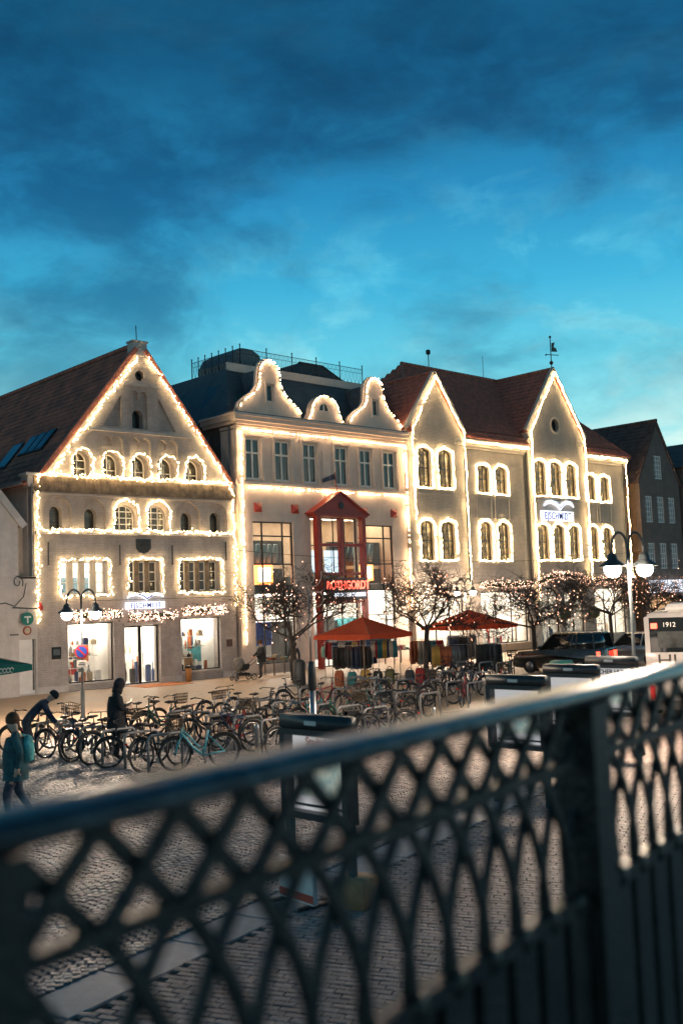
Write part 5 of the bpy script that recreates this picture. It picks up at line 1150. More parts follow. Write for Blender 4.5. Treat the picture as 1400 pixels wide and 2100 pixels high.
# sale tables with folded clothes
def sale_table(label,loc,rz,cols,where):
    e=empty('sale_table',loc,rz,label,'table','sale tables before the shop window'); q=MB(); q.b(-.7,.7,-.4,.4,.72,.76); q.build('table_top',M['wood'],e)
    for sx_ in(-1,1):
        for sy_ in(-1,1): q=MB(); q.b(sx_*.62-.025,sx_*.62+.025,sy_*.34-.025,sy_*.34+.025,0,.72); q.build('leg',M['wood'],e)
    Mx=Matrix.Translation(loc)@Matrix.Rotation(rz,4,'Z')
    for i,c in enumerate(cols):
        q=MB(); x=-.55+i*1.1/(len(cols)-1); nn=rdg.randint(2,5)
        for k in range(nn): q.mb(Matrix.Translation((x+rdg.uniform(-.01,.01),-.1,.785+k*.05)),.24,.34,.046)
        o=q.build('folded_stack',GAR[c],None,label=f'{c} folded clothes on the {where}',cat='clothes',group=f'folded clothes on the {where}'); o.matrix_world=Mx
sale_table('low sale table of folded clothes under the cream shop window',(33.4,39.9,0),0,['rust','cream','mustard','teal','cream'],'sale table under the cream shop window')
sale_table('sale table of dark folded clothes beside the entrance',(41.5,39.6,0),0,['navy','grey','red','cream','teal'],'sale table right of the entrance')
q=MB(); q.lathe([(.24,0),(.26,.05),(.26,.95),(.20,1.05),(.05,1.1)],14); o=q.build('litter_bin',M['iron'],None,label='dark round litter bin beside the bare tree near the stroller',cat='litter bin'); o.location=(29.3,33.7,0)
ob=empty('ashtray_bin',(28.75,40.95,0),0,'slim orange and black bin beside the shop window','litter bin'); q=MB(); q.lathe([(.14,0),(.14,.62)],12); q.build('body',plain('orange_bin',(.42,.17,.04)),ob); q=MB(); q.lathe([(.15,.62),(.15,.72),(.05,.74)],12); q.build('lid',M['black'],ob)
q=MB(); q.b(-1.25,1.25,-.9,.9,0.0,.016); o=q.build('door_mat',mat('orange_mat',(.48,.155,.04),.9,var=.25,scale=4,bump=.3),None,label='large orange mat on the pavement before the glass shop doors',cat='mat'); o.location=(26.9,40.6,.002); o.rotation_euler=(0,0,-.03)
# overhead cables
def cable(label,p,q_,sag,r=.012):
    P=[]; p=Vector(p);q_=Vector(q_)
    for i in range(21): t=i/20; v=p.lerp(q_,t); v.z-=sag*4*t*(1-t); P.append(v)
    mb=MB(); mb.tube(P,r,5); return mb.build('overhead_cable',M['wire'],None,label=label,cat='cable',group='cables across the square')
cable('upper cable stretched before the house fronts',(24.0,41.3,3.9),(74,37.0,5.6),.5)
cable('thin cable from the cream corner towards the dark house',(31.7,41.2,6.2),(72,40.8,6.6),.8)
# ------------------------------------------------------------------ bicycle stands
SM=MB(); SM.tube([(-.42,0,0),(-.42,0,.66),(-.40,0,.72),(-.34,0,.76),(.34,0,.76),(.40,0,.72),(.42,0,.66),(.42,0,0)],.030,8); SM.tube([(-.42,0,0),(-.42,0,.012)],.06,8); SM.tube([(.42,0,0),(.42,0,.012)],.06,8); SMe=SM.mesh('bike_stand',mat('pale_galvanised',(.30,.295,.29),.45,metal=.4,var=.12,scale=10))
ROWS=[('first',12.72,[19.07,19.95,20.85,21.85,22.8,23.9]),('second',15.85,[18.2,19.16,20.15,21.3,22.2,23.0]),('third',18.85,[18.78,19.71,20.7,21.7,22.3,23.2,24.0]),('fourth',22.35,[20.14,21.05,21.94,22.8,23.72,25.27,26.3]),('fifth',25.85,[21.3,22.2,23.22,24.38,25.36,26.2,26.85]),('sixth',29.4,[23.9,24.75,25.55]),('seventh',34.0,[26.6,27.5,28.66])]
for nm,x,Ys in ROWS:
    for i,y in enumerate(Ys):
        o=link('bike_stand',SMe); o.location=(x+rdg.uniform(-.05,.05),y,0); o.rotation_euler=(0,0,rdg.uniform(-.04,.04))
        tag(o,f'steel hoop bicycle stand, {ORD[i]} from the near end of the {nm} row','bicycle stand','steel hoop bicycle stands')
# ------------------------------------------------------------------ bicycles
M['tyre']=mat('rubber',(.014,.014,.014),.8,var=.2,scale=20); M['saddle']=mat('saddle_black',(.02,.018,.018),.5,var=.2,scale=12); M['chrome']=mat('chrome',(.28,.28,.28),.25,metal=1,var=.1)
M['basket']=mat('wicker',(.10,.065,.035),.8,var=.3,scale=30); M['reflector']=mat('red_reflector',(.6,.03,.02),.25,var=0); M['rlit']=emis('rear_light',(1.0,.12,.04),4.0)
BM={}
def bike_parts():
    w=MB(); w.torus((0,0,0),.335,.021,'Y',28,6); BM['tyre']=w.mesh('tyre',M['tyre'])
    w=MB(); w.torus((0,0,0),.308,.012,'Y',24,4); BM['rim']=w.mesh('rim',M['chrome'])
    w=MB()
    for k in range(18): a=2*PI*k/18; w.tube([(0,.03*(1 if k%2 else -1),0),(.30*math.cos(a),0,.30*math.sin(a))],.0022,3,False)
    w.tube([(0,-.05,0),(0,.05,0)],.022,8); BM['spokes']=w.mesh('spokes',M['chrome'])
    w=MB(); w.torus((0,0,0),.372,.026,'Y',14,4,math.radians(35),math.radians(185),ry=.03); BM['guard']=w.mesh('mudguard',M['black'])
    w=MB(); w.lathe([(.01,0),(.10,.012),(.10,.05),(.02,.06)],12,(0,0,0),Matrix.Diagonal((1.3,.75,1,1))); w.tube([(.05,0,.03),(.18,0,.035)],[.05,.02],8); w.tube([(0,0,-.18),(0,0,.02)],.013,6); BM['saddle']=w.mesh('saddle',M['saddle'])
    w=MB(); w.tube([(-.16,-.29,.02),(-.05,-.27,.05),(.04,-.10,.04),(.04,.10,.04),(-.05,.27,.05),(-.16,.29,.02)],.012,6); w.tube([(.02,0,-.16),(.03,0,.05)],.015,6)
    for s in(-1,1): w.tube([(-.16,s*.29,.02),(-.08,s*.28,.04)],.018,6)
    w.tube([(-.10,.2,.06),(-.02,.24,.08)],.006,4); BM['bar']=w.mesh('handlebar',M['black'])
    w=MB(); w.torus((0,0,0),.09,.006,'Y',16,4); w.tube([(0,-.03,0),(.10,-.07,-.13)],.01,4); w.tube([(0,.03,0),(-.10,.07,.13)],.01,4); w.mb(Matrix.Translation((.10,-.12,-.13)),.09,.09,.02); w.mb(Matrix.Translation((-.10,.12,.13)),.09,.09,.02); BM['crank']=w.mesh('crank',M['chrome'])
    w=MB(); w.b(-.30,.12,-.07,.07,.0,.012)
    for y in(-.07,.07): w.tube([(-.12,y,0),(-.06,y,-.34)],.006,4)
    for x in(-.28,-.16,-.04,.08): w.b(x-.006,x+.006,-.07,.07,.012,.02)
    BM['rack']=w.mesh('carrier',M['black'])
    w=MB()
    for z,f in((0,.82),(.08,.88),(.16,.94),(.24,1.0)): w.tube([(-.15*f,-.19*f,z),(.15*f,-.19*f,z),(.15*f,.19*f,z),(-.15*f,.19*f,z),(-.15*f,-.19*f,z)],.008,4)
    for i in range(20):
        t=i/20*4; k=int(t); c=[(-1,-1),(1,-1),(1,1),(-1,1),(-1,-1)]; a=c[k];b_=c[k+1]; u_=t-k; x=a[0]+(b_[0]-a[0])*u_; y=a[1]+(b_[1]-a[1])*u_
        w.tube([(x*.15*.82,y*.19*.82,0),(x*.15,y*.19,.24)],.007,3,False)
    w.b(-.12,.12,-.15,.15,0,.008); BM['basket']=w.mesh('basket',M['basket'])
    w=MB(); w.ball((0,0,0),.035,8,5); BM['light']=w.mesh('front_light',M['chrome']); w=MB(); w.b(-.02,.0,-.03,.03,-.02,.02); BM['rear']=w.mesh('rear_reflector',M['reflector']); BM['rearlit']=w.mesh('rear_light',M['rlit'])
    w=MB()
    for y in(-1,1): w.b(-.28,.02,y*.09-.0,y*.09+y*.10,-.30,.02)
    BM['panniers']=w.mesh('panniers',GAR['black'])
bike_parts()
FR={}
def bike_frame(style,m_):
    k=(style,m_.name)
    if k in FR: return FR[k]
    w=MB(); bb=(0,0,.28); hd=(.44,0,.86); hb=(.47,0,.70); ra=(-.46,0,.34); sd=(-.14,0,.80)
    if style=='step':
        pts=[hb,(.30,0,.52),(.12,0,.38),(-.04,0,.42)]; w.tube(pts,.027,7); pts=[(.45,0,.79),(.30,0,.66),(.12,0,.50),(-.08,0,.55)]; w.tube(pts,.021,7)
    elif style=='swoop':
        w.tube([(.46,0,.76),(.36,0,.66),(.22,0,.46),(.06,0,.34),(0,0,.28)],.032,8); w.tube([(.44,0,.84),(.30,0,.72),(.14,0,.52),(0,0,.42),(-.05,0,.44)],.018,7)
    else:
        w.tube([hb,bb],.027,7); w.tube([(.45,0,.82),(-.13,0,.74)],.023,7)
    w.tube([bb,sd],.024,7)
    for y in(-.06,.06): w.tube([(0,y*.5,.28),(-.46,y,.34)],.014,5); w.tube([(-.12,y*.4,.70),(-.46,y,.34)],.010,5)
    w.tube([(.435,0,.90),hb],.024,8)
    for y in(-.055,.055): w.tube([(.47,y*.6,.70),(.52,y,.60),(.60,y,.34)],.012,6)
    FR[k]=w.mesh('frame',m_); return FR[k]
BCOL={k:plain('bike_'+k,c,.35,var=.1,scale=8,coat=.3) for k,c in dict(black=(.012,.012,.014),turquoise=(.10,.42,.50),green=(.02,.10,.07),red=(.30,.02,.02),navy=(.015,.03,.08),silver=(.35,.36,.37),white=(.55,.55,.53),teal=(.02,.16,.17),maroon=(.12,.02,.03)).items()}
def bicycle(label,loc,rz,col,style,extras=(),lean=0.0,steer=0.0,group='bicycles parked at the stands',sc=1.0):
    e=empty('bicycle',loc,0,label,'bicycle',group); e.rotation_euler=(lean,0,rz); e.scale=(sc,)*3
    link('frame',bike_frame(style,BCOL[col]),e)
    for x in(-.46,.60):
        w=link('wheel',BM['rim'],e); w.location=(x,0,.345); w.rotation_euler=(0,RN.uniform(0,1),0); link('tyre',BM['tyre'],w); link('spokes',BM['spokes'],w)
        g=link('mudguard',BM['guard'],e); g.location=(x,0,.345)
    s=link('saddle',BM['saddle'],e); s.location=(-.16,0,.90)
    h=link('handlebar',BM['bar'],e); h.location=(.42,0,1.02); h.rotation_euler=(0,0,steer)
    c=link('crank',BM['crank'],e); c.location=(0,0,.28); c.rotation_euler=(0,RN.uniform(0,6),0)
    l=link('front_light',BM['light'],e); l.location=(.50,0,.86)
    if 'rack' in extras or 'panniers' in extras: o=link('carrier',BM['rack'],e); o.location=(-.42,0,.76)
    if 'panniers' in extras: o=link('panniers',BM['panniers'],e); o.location=(-.42,0,.76)
    if 'basket' in extras: o=link('basket',BM['basket'],e); o.location=(.60,0,.84)
    if 'rearbasket' in extras: o=link('basket',BM['basket'],e); o.location=(-.50,0,.78)
    sd_=e.children; 
    o=link('rear_light' if 'lit' in extras else 'rear_reflector',BM['rearlit' if 'lit' in extras else 'rear'],e); o.location=(-.86,0,.62)
    return e
rb_=random.Random(17); 
spots=[]
def place(nm,x,Ys,skip=(),fixed={}):
    for i,y in enumerate(Ys):
        for s in(-1,1):
            k=(i,s)
            if k in skip: continue
            spots.append((nm,i,s,x,y))
BIKES=[ # row, near-end index, x, y, heading deg, colour, frame, extras
 ('first',12.75,19.35,4,'black','step',('rack',)),('first',12.7,20.25,185,'black','diamond',()),('first',12.62,21.15,3,'black','step',('basket',)),('first',12.8,22.1,182,'navy','step',('rack','lit')),('first',12.75,22.45,2,'black','diamond',('rack',)),('first',12.7,23.3,184,'black','step',('rack',)),('first',12.9,24.3,5,'silver','step',('basket',)),('first',12.6,24.75,180,'black','diamond',()),
 ('second',15.7,18.0,181,'black','step',('panniers',)),('second',15.9,19.5,3,'black','diamond',('rack',)),('second',15.8,20.45,182,'navy','diamond',()),('second',15.9,20.9,4,'red','step',('rack','basket')),('second',15.75,21.7,180,'black','step',('panniers',)),('second',15.9,22.55,2,'black','diamond',('rack',)),('second',15.7,23.4,182,'green','step',('rack',)),('second',15.9,24.1,-3,'black','step',('basket',)),('second',15.9,24.9,6,'black','diamond',()),
 ('third',18.9,18.4,183,'black','diamond',('rack',)),('third',18.8,19.2,3,'navy','step',('panniers',)),('third',18.95,20.3,182,'green','step',('rearbasket',)),('third',18.8,21.2,1,'teal','diamond',('rack',)),('third',18.9,22.6,181,'black','step',()),('third',18.8,23.5,2,'black','diamond',()),('third',18.9,24.5,183,'white','step',('basket',)),('third',18.8,25.2,-2,'silver','diamond',()),
 ('fourth',22.3,20.6,2,'black','diamond',('rack',)),('fourth',22.4,21.5,182,'black','diamond',()),('fourth',22.3,22.4,3,'teal','step',('rack',)),('fourth',22.4,23.2,181,'black','step',('rearbasket',)),('fourth',22.3,24.5,2,'red','diamond',()),('fourth',22.4,25.7,183,'black','step',('rack',)),
 ('fifth',25.8,21.7,2,'red','step',('rack',)),('fifth',25.9,22.7,181,'black','diamond',()),('fifth',25.8,23.8,3,'maroon','step',('basket',)),('fifth',25.9,24.9,182,'black','step',()),('fifth',25.8,25.8,1,'white','diamond',('rack',)),
 ('sixth',29.4,23.5,2,'red','step',('basket',)),('sixth',29.3,24.3,182,'navy','diamond',()),('sixth',29.4,25.15,3,'black','step',('rack',)),('sixth',29.4,26.0,181,'black','diamond',()),
 ('seventh',34.0,26.9,2,'black','step',('rack',)),('seventh',34.1,28.1,182,'black','diamond',()),('seventh',35.6,27.4,40,'black','step',('basket',))]
cnt={}
for (nm,x,y,hd_,c,stl,ex) in BIKES:
    i=cnt.get(nm,0); cnt[nm]=i+1
    exw=' with wire basket' if 'basket' in ex else ' with panniers' if 'panniers' in ex else ' with rear basket' if 'rearbasket' in ex else ''
    bicycle(f'{c} bicycle{exw}, {ORD[i]} from the near end of the {nm} stand row',(x+rb_.uniform(-.12,.12),y,0),math.radians(hd_+rb_.gauss(0,9)),c,stl,ex,rb_.uniform(-.16,.16),rb_.uniform(-.8,.8),sc=rb_.uniform(.92,1.06))
bicycle('turquoise cruiser bicycle with red seat and front basket at the first stand row',(13.35,18.55,0),math.radians(158),'turquoise','swoop',('basket','rack'),.05,.35)
bicycle('dark bicycle standing before the rust jackets rack',(31.9,27.9,0),math.radians(10),'black','diamond',('rack',),.05,.2)
# ------------------------------------------------------------------ people
M['skin']=mat('skin',(.62,.40,.30),.55,var=.08,scale=10)
def person(label, loc, rz, mats, J=None, hair=None, coat=None, scale=1.0):
    """one continuous skinned figure facing +x; mats = (skin, top, trousers, shoes)"""
    j=dict(pelvis=(0,0,.95,.145,.115),spine=(0,0,1.14,.135,.105),chest=(.0,0,1.34,.165,.115),neck=(.01,0,1.50,.058,.058),head=(.035,0,1.63,.082,.09),crown=(.03,0,1.73,.075,.08),
      shl=(0,.20,1.42,.085,.085),ell=(-.02,.27,1.16,.066,.066),wrl=(.07,.25,.92,.045,.045),hal=(.10,.245,.85,.036,.022),shr=(0,-.20,1.42,.085,.085),elr=(-.02,-.27,1.16,.066,.066),wrr=(.07,-.25,.92,.045,.045),har=(.10,-.245,.85,.036,.022),
      hil=(0,.095,.88,.11,.11),knl=(.02,.11,.49,.08,.08),anl=(-.02,.11,.09,.046,.046),tol=(.13,.125,.045,.042,.036),hir=(0,-.095,.88,.11,.11),knr=(.02,-.11,.49,.08,.08),anr=(-.02,-.11,.09,.046,.046),tor=(.13,-.125,.045,.042,.036),nose=(.135,0,1.635,.016,.018))
    for k,v in (J or {}).items(): j[k]=(*v[:3],*(v[3:] if len(v)>3 else j[k][3:]))
    E=[('pelvis','spine'),('spine','chest'),('chest','neck'),('neck','head'),('head','crown'),('head','nose')]
    for s in 'lr': E+=[('chest','sh'+s),('sh'+s,'el'+s),('el'+s,'wr'+s),('wr'+s,'ha'+s),('pelvis','hi'+s),('hi'+s,'kn'+s),('kn'+s,'an'+s),('an'+s,'to'+s)]
    bone={}
    for a,b_ in E: bone[(a,b_)]=0 if a in('neck','head') or a[:2]=='wr' else 2 if a[:2] in('hi','kn') or b_[:2]=='hi' else 3 if a[:2]=='an' else 1
    for s in 'lr':      # five fingers from the palm
        h=Vector(j['ha'+s][:3]); w=Vector(j['wr'+s][:3]); d=(h-w).normalized(); sd=d.cross(Vector((0,1,0))); sd=sd.normalized() if sd.length>.1 else Vector((1,0,0))
        for f,(o_,ln) in enumerate(((-.030,.05),(-.016,.085),(-.002,.095),(.012,.088),(.026,.07))):
            b1=h+d*(.02 if f else -.01)+sd*o_*(1 if f else 1.5); b2=b1+d*ln*.6+sd*(0 if f else -.03); b3=b2+(d*.6+Vector((0,-.4 if s=='l' else .4,-.3)))*ln*.5
            j[f'f{s}{f}a']=(*b2,.009,.009); j[f'f{s}{f}b']=(*b3,.008,.008); E+=[('ha'+s,f'f{s}{f}a'),(f'f{s}{f}a',f'f{s}{f}b')]; bone[E[-1]]=0; bone[E[-2]]=0
    keys=list(j); me=bpy.data.meshes.new('person'); me.from_pydata([j[k][:3] for k in keys],[(keys.index(a),keys.index(b_)) for a,b_ in E],[])
    t=bpy.data.objects.new('tmp',me); COL.objects.link(t); t.modifiers.new('s','SKIN'); t.modifiers['s'].use_smooth_shade=True
    for i,k in enumerate(keys): me.skin_vertices[0].data[i].radius=(j[k][3],j[k][4]); 
    me.skin_vertices[0].data[keys.index('pelvis')].use_root=True
    ss=t.modifiers.new('u','SUBSURF'); ss.levels=1; ss.render_levels=1
    dg=bpy.context.evaluated_depsgraph_get(); m2=bpy.data.meshes.new_from_object(t.evaluated_get(dg)); bpy.data.objects.remove(t); m2.name='person'
    m2.materials.clear()
    for x in mats: m2.materials.append(x)
    segs=[(Vector(j[a][:3]),Vector(j[b_][:3]),bone[(a,b_)]) for a,b_ in E]
    for p in m2.polygons:
        c=p.center; best=9;mi=1
        for a,b_,k in segs:
            ab=b_-a; tt=max(0,min(1,(c-a).dot(ab)/max(1e-9,ab.length_squared))); d=(c-(a+ab*tt)).length
            if d<best: best=d;mi=k
        p.material_index=mi; p.use_smooth=True
    o=link('person',m2); o.location=loc; o.rotation_euler=(0,0,rz); o.scale=(scale,)*3; tag(o,label,'person')
    H_=Vector(j['head'][:3]); Cn=Vector(j['crown'][:3]); axis=(Cn-Vector(j['neck'][:3])).normalized(); Mh=Matrix.Translation(H_+axis*.035)@axis.to_track_quat('Z','Y').to_matrix().to_4x4()
    if hair:
        kind,hm=hair; q=MB()
        if kind=='cap': q.lathe([(.112,-.005),(.118,.03),(.112,.07),(.085,.115),(.04,.135),(0,.14)],14,(0,0,0),Mh); q.torus((0,0,0),.112,.016,'Z',14,5)
        elif kind=='hood':
            for i in range(7):
                pass
            q.ball((-.015,0,.02),.135,14,9,(1.02,.95,1.1),Mh@Matrix.Translation((-.03,0,0))); q.lathe([(.115,-.19),(.12,-.10),(.115,-.02)],12,(-.03,0,0),Mh)
        else:
            q.ball((-.02,0,.03),.125,14,9,(1.0,.95,1.05),Mh@Matrix.Translation((-.025,0,0)))
            if kind=='long': q.tube([Mh@Vector((-.06,0,.02)),Mh@Vector((-.10,0,-.10)),Mh@Vector((-.10,0,-.20))],[.11,.11,.06],10)
        if kind=='cap': q.v=[v for v in q.v]
        q.build({'cap':'cap','hood':'hood'}.get(kind,'hair'),hm,o)
    if coat:
        z0,z1,fl,cm=coat; q=MB(); V_=[];F_=[];K=16; zs=[z1-(z1-z0)*i/5 for i in range(6)]
        pv=Vector(j['pelvis'][:3]); chv=Vector(j['chest'][:3])
        for i,z in enumerate(zs):
            f=i/5; tp_=(.82,1.0,1.02,1.0,.98,1.0)[i]; t_=max(0,min(1,(z-pv.z)/max(.05,chv.z-pv.z))); cx_=pv.x+(chv.x-pv.x)*t_; cy_=pv.y+(chv.y-pv.y)*t_
            for k in range(K):
                a=2*PI*k/K; r=1+.045*math.sin(5*a+i)+.03*math.sin(9*a-2.1*i); V_.append((cx_+(.18+fl*f)*tp_*math.cos(a)*r,cy_+(.225+fl*f)*tp_*math.sin(a)*r,z))
        for i in range(5):
            for k in range(K): F_.append((i*K+k,(i+1)*K+k,(i+1)*K+(k+1)%K,i*K+(k+1)%K))
        q.smooth=True; q.add(V_,F_); q.build('coat',cm,o)
    return o
cl=lambda n,c: plain('clothing_'+n,c,.85,var=.4,scale=9,bump=.8,bscale=9)
blk=cl('black',(.024,.024,.028)); nvy=cl('navy',(.028,.042,.075)); jean=cl('jeans',(.05,.065,.10)); tealj=cl('teal_jacket',(.03,.10,.115)); shoe=cl('shoes',(.012,.011,.011)); brown=cl('brown_hair',(.11,.052,.026)); gry=cl('dark_grey',(.06,.062,.07))
person('person in black hooded coat standing among the bicycles, looking down at a phone',(12.95,21.35,0),math.radians(-20),(M['skin'],blk,blk,shoe),dict(ell=(.10,.25,1.16),wrl=(.26,.10,1.18),hal=(.31,.05,1.22),elr=(.06,-.26,1.15),wrr=(.24,-.10,1.10),har=(.30,-.05,1.13),head=(.06,0,1.62),crown=(.08,0,1.72),nose=(.155,0,1.60)),('hood',blk),(.62,1.40,.03,blk),1.03)
person('person in navy jacket and dark beanie bending over a bicycle',(11.62,23.0,0),math.radians(-28),(M['skin'],nvy,gry,shoe),dict(spine=(.13,0,1.10),chest=(.30,0,1.22),neck=(.42,0,1.33),head=(.51,0,1.40),crown=(.58,0,1.47),nose=(.585,0,1.345),shl=(.33,.19,1.29),ell=(.42,.24,1.02),wrl=(.55,.20,.82),hal=(.60,.18,.76),shr=(.33,-.19,1.29),elr=(.45,-.24,1.03),wrr=(.60,-.20,.85),har=(.66,-.18,.80),pelvis=(-.05,0,.94),hil=(-.05,.095,.87),hir=(-.05,-.095,.87)),('cap',blk),None,1.04)
person('person with brown hair in teal jacket walking past the plaza edge',(8.1,16.5,0),math.radians(150),(M['skin'],tealj,jean,shoe),dict(knl=(.14,.11,.50),anl=(.10,.11,.10),tol=(.25,.12,.06),knr=(-.04,-.11,.50),anr=(-.26,-.11,.15),tor=(-.14,-.12,.05),ell=(-.10,.24,1.17),wrl=(-.05,.24,.93),hal=(-.03,.24,.86),elr=(.06,-.25,1.17),wrr=(.2,-.22,.98),har=(.25,-.21,.92)),('long',brown),(.72,1.40,.03,tealj),.99)
person('person in dark coat pushing the stroller',(31.25,38.6,0),math.radians(168),(M['skin'],blk,gry,shoe),dict(ell=(.12,.24,1.18),wrl=(.36,.18,1.05),hal=(.42,.17,1.03),elr=(.12,-.24,1.18),wrr=(.36,-.18,1.05),har=(.42,-.17,1.03),knl=(.12,.11,.5),anl=(.14,.11,.1),tol=(.28,.12,.05)),('short',brown),(.75,1.40,.03,blk),1.0)
person('person in dark jacket browsing behind the litter bin',(30.9,35.9,0),math.radians(60),(M['skin'],gry,blk,shoe),dict(ell=(.08,.25,1.17),wrl=(.26,.18,1.1),hal=(.33,.17,1.1)),('short',blk),None,.97)
def backpack(loc,rz):
    e=empty('shoulder_bag',loc,rz,'pale turquoise drawstring bag on the back of the teal-jacketed person','bag')
    q=MB(); q.lathe([(.02,-.24),(.14,-.22),(.17,-.10),(.16,.05),(.11,.16),(.04,.20)],14,(0,0,0),Matrix.Diagonal((.62,1,1,1))); q.build('sack',cl('turquoise_bag',(.12,.48,.47)),e)
    for s in(-1,1): q=MB(); q.tube([(.02,s*.06,.19),(.16,s*.12,.22),(.22,s*.13,.10)],.010,5); q.build('strap',cl('turquoise_strap',(.10,.42,.42)),e)
backpack((8.1+.20*math.cos(math.radians(-30)),16.5+.20*math.sin(math.radians(-30)),1.22),math.radians(150))
q=MB(); q.b(-.035,.035,-.004,.004,-.07,.07); o=q.build('phone',M['black'],None,label='dark phone held by the person in black coat',cat='phone'); o.location=(13.27,21.25,1.32); o.rotation_euler=(.9,0,math.radians(70))
# stroller
sr=empty('stroller',(30.25,38.75,0),math.radians(168),'grey baby stroller with round hood outside the shop','stroller')
q=MB(); q.tube([(-.75,.22,1.02),(-.45,.24,.78),(.45,.24,.25)],.016,6); q.tube([(-.75,-.22,1.02),(-.45,-.24,.78),(.45,-.24,.25)],.016,6); q.tube([(-.75,.22,1.02),(-.78,0,1.04),(-.75,-.22,1.02)],.02,6); q.tube([(.15,.24,.45),(-.42,.26,.18)],.014,6); q.tube([(.15,-.24,.45),(-.42,-.26,.18)],.014,6); q.tube([(-.42,-.26,.18),(-.42,.26,.18)],.012,6); q.build('chassis',M['black'],sr)
q=MB(); q.lathe([(.18,.45),(.26,.52),(.29,.72),(.28,.74)],14,(.05,0,0),Matrix.Diagonal((1.45,.85,1,1))); q.build('carrycot',cl('stroller_black',(.03,.03,.032)),sr)
q=MB()
for i in range(6):
    pass
q.ball((.22,0,.74),.30,14,8,(1.0,.85,1.15)); q.build('hood',cl('stroller_grey',(.22,.20,.18)),sr)
q=MB(); q.b(-.25,.25,-.2,.2,.22,.34); q.build('shopping_basket',cl('stroller_basket',(.02,.02,.02)),sr)
for x,y,r in ((-.42,.28,.15),(-.42,-.28,.15),(.45,.25,.11),(.45,-.25,.11)):
    w=MB(); w.torus((0,0,0),r-.02,.022,'Y',16,6); w=w.build('wheel',M['tyre'],sr); w.location=(x,y,r); h=MB(); h.lathe([(.05,-.015),(.05,.015)],10,(0,0,0),Matrix.Rotation(PI/2,4,'X')); h.build('hub',M['steel'],w)
# ------------------------------------------------------------------ cars and bus
def bevel(o,off,seg=2):
    b_=bmesh.new(); b_.from_mesh(o.data); bmesh.ops.remove_doubles(b_,verts=b_.verts,dist=1e-4); bmesh.ops.bevel(b_,geom=[e for e in b_.edges if e.is_manifold and e.calc_face_angle(0)>.5],offset=off,segments=seg,affect='EDGES',clamp_overlap=True)
    for f in b_.faces: f.smooth=True
    b_.to_mesh(o.data); b_.free(); return o
M['carglass']=mat('car_glass',(.010,.013,.015),.05,var=0,spec=.9); M['headl']=mat('lamp_glass',(.6,.6,.6),.1,var=0); M['taill']=emis('tail_light',(1.0,.06,.03),2.5); M['taild']=mat('tail_lens',(.30,.01,.01),.2,var=0)
def car(label,loc,rz,paint,L=4.4,W=1.82,Ht=1.66,belt=.98,bon=.95,cab=(-2.05,.75),roof=(-1.75,.05),lit=False,rails=False):
    e=empty('parked_car',loc,rz,label,'car','cars parked by the shops'); h=L/2; wr=.33; xw=(-h+.82,h-.85)
    bot=[(-h+.05,.30)]
    for xc in xw: bot+=[(xc-wr-.05,.24)]+[(xc-(wr+.05)*math.cos(PI*i/8),.26+(wr+.08)*math.sin(PI*i/8)) for i in range(9)]+[(xc+wr+.05,.24)]
    prof=bot+[(h-.05,.30),(h,.5),(h-.06,.72),(h-.35,bon-.07),(cab[1]+.05,bon),(cab[0],belt+.03),(-h+.04,belt-.05),(-h,.6)]
    q=MB(); q.plate(prof,-W/2,W/2); o=bevel(q.build('body',paint,e),.06,3)
    def fr(x0,x1,y0,z0,X0,X1,y1,z1,nm,m_,be=.03):
        q=MB(); q.add([(x0,-y0,z0),(x1,-y0,z0),(x1,y0,z0),(x0,y0,z0),(X0,-y1,z1),(X1,-y1,z1),(X1,y1,z1),(X0,y1,z1)],[(0,3,2,1),(4,5,6,7),(0,1,5,4),(1,2,6,5),(2,3,7,6),(3,0,4,7)]); o=q.build(nm,m_,e); return bevel(o,be,2) if be else o
    y0=W/2-.06; y1=W/2-.22
    fr(cab[0]+.03,cab[1],y0,bon-.02,roof[0],roof[1],y1,Ht-.04,'window_glass',M['carglass'],.02)
    fr(roof[0]-.03,roof[1]+.05,y1+.02,Ht-.06,roof[0]+.06,roof[1]-.06,y1-.06,Ht,'roof',paint,.02)
    for s in(-1,1):
        for (xa,xb) in ((cab[0]+.03,roof[0]),(cab[1],roof[1]),((cab[0]+cab[1])/2-.15,(roof[0]+roof[1])/2-.05),((cab[0])*.55,(roof[0])*.60)):
            q=MB(); q.bar((xa,s*(y0+.004),bon-.02),(xb,s*(y1+.004),Ht-.04),.06,.05); q.build('pillar',paint,e)
        q=MB(); q.mb(Matrix.Translation((cab[1]-.15,s*(W/2+.08),belt+.08)),.10,.18,.13); q.build('mirror',paint,e)
        for xc in xw:
            w=MB(); w.torus((0,0,0),.25,.085,'Y',22,8,ry=.10); w=w.build('wheel',M['tyre'],e); w.location=(xc,s*(W/2-.10),.33); r_=MB(); r_.lathe([(.02,-.09),(.20,-.08),(.20,.08),(.02,.09)],14,(0,0,0),Matrix.Rotation(PI/2,4,'X')); r_.build('rim',M['steel'],w)
        q=MB(); q.b(h-.12,h-.01,s*(W/2-.42)-.15,s*(W/2-.42)+.25,.62,.76); q.build('headlight',M['headl'],e)
        q=MB(); q.b(-h-.012,-h+.08,s*(W/2-.20)-.12,s*(W/2-.20)+.12,.70,.95); q.build('tail_light',M['taill' if lit else 'taild'],e)
        if rails: q=MB(); q.tube([(roof[0]+.1,s*y1*.95,Ht+.01),(roof[0]+.2,s*y1*.95,Ht+.05),(roof[1]-.25,s*y1*.95,Ht+.05),(roof[1]-.1,s*y1*.95,Ht+.01)],.018,6); q.build('roof_rail',M['steel'],e)
    q=MB(); q.b(-h-.016,-h+.02,-.26,.26,.62,.74); q.build('number_plate',M['white'],e)
    return e
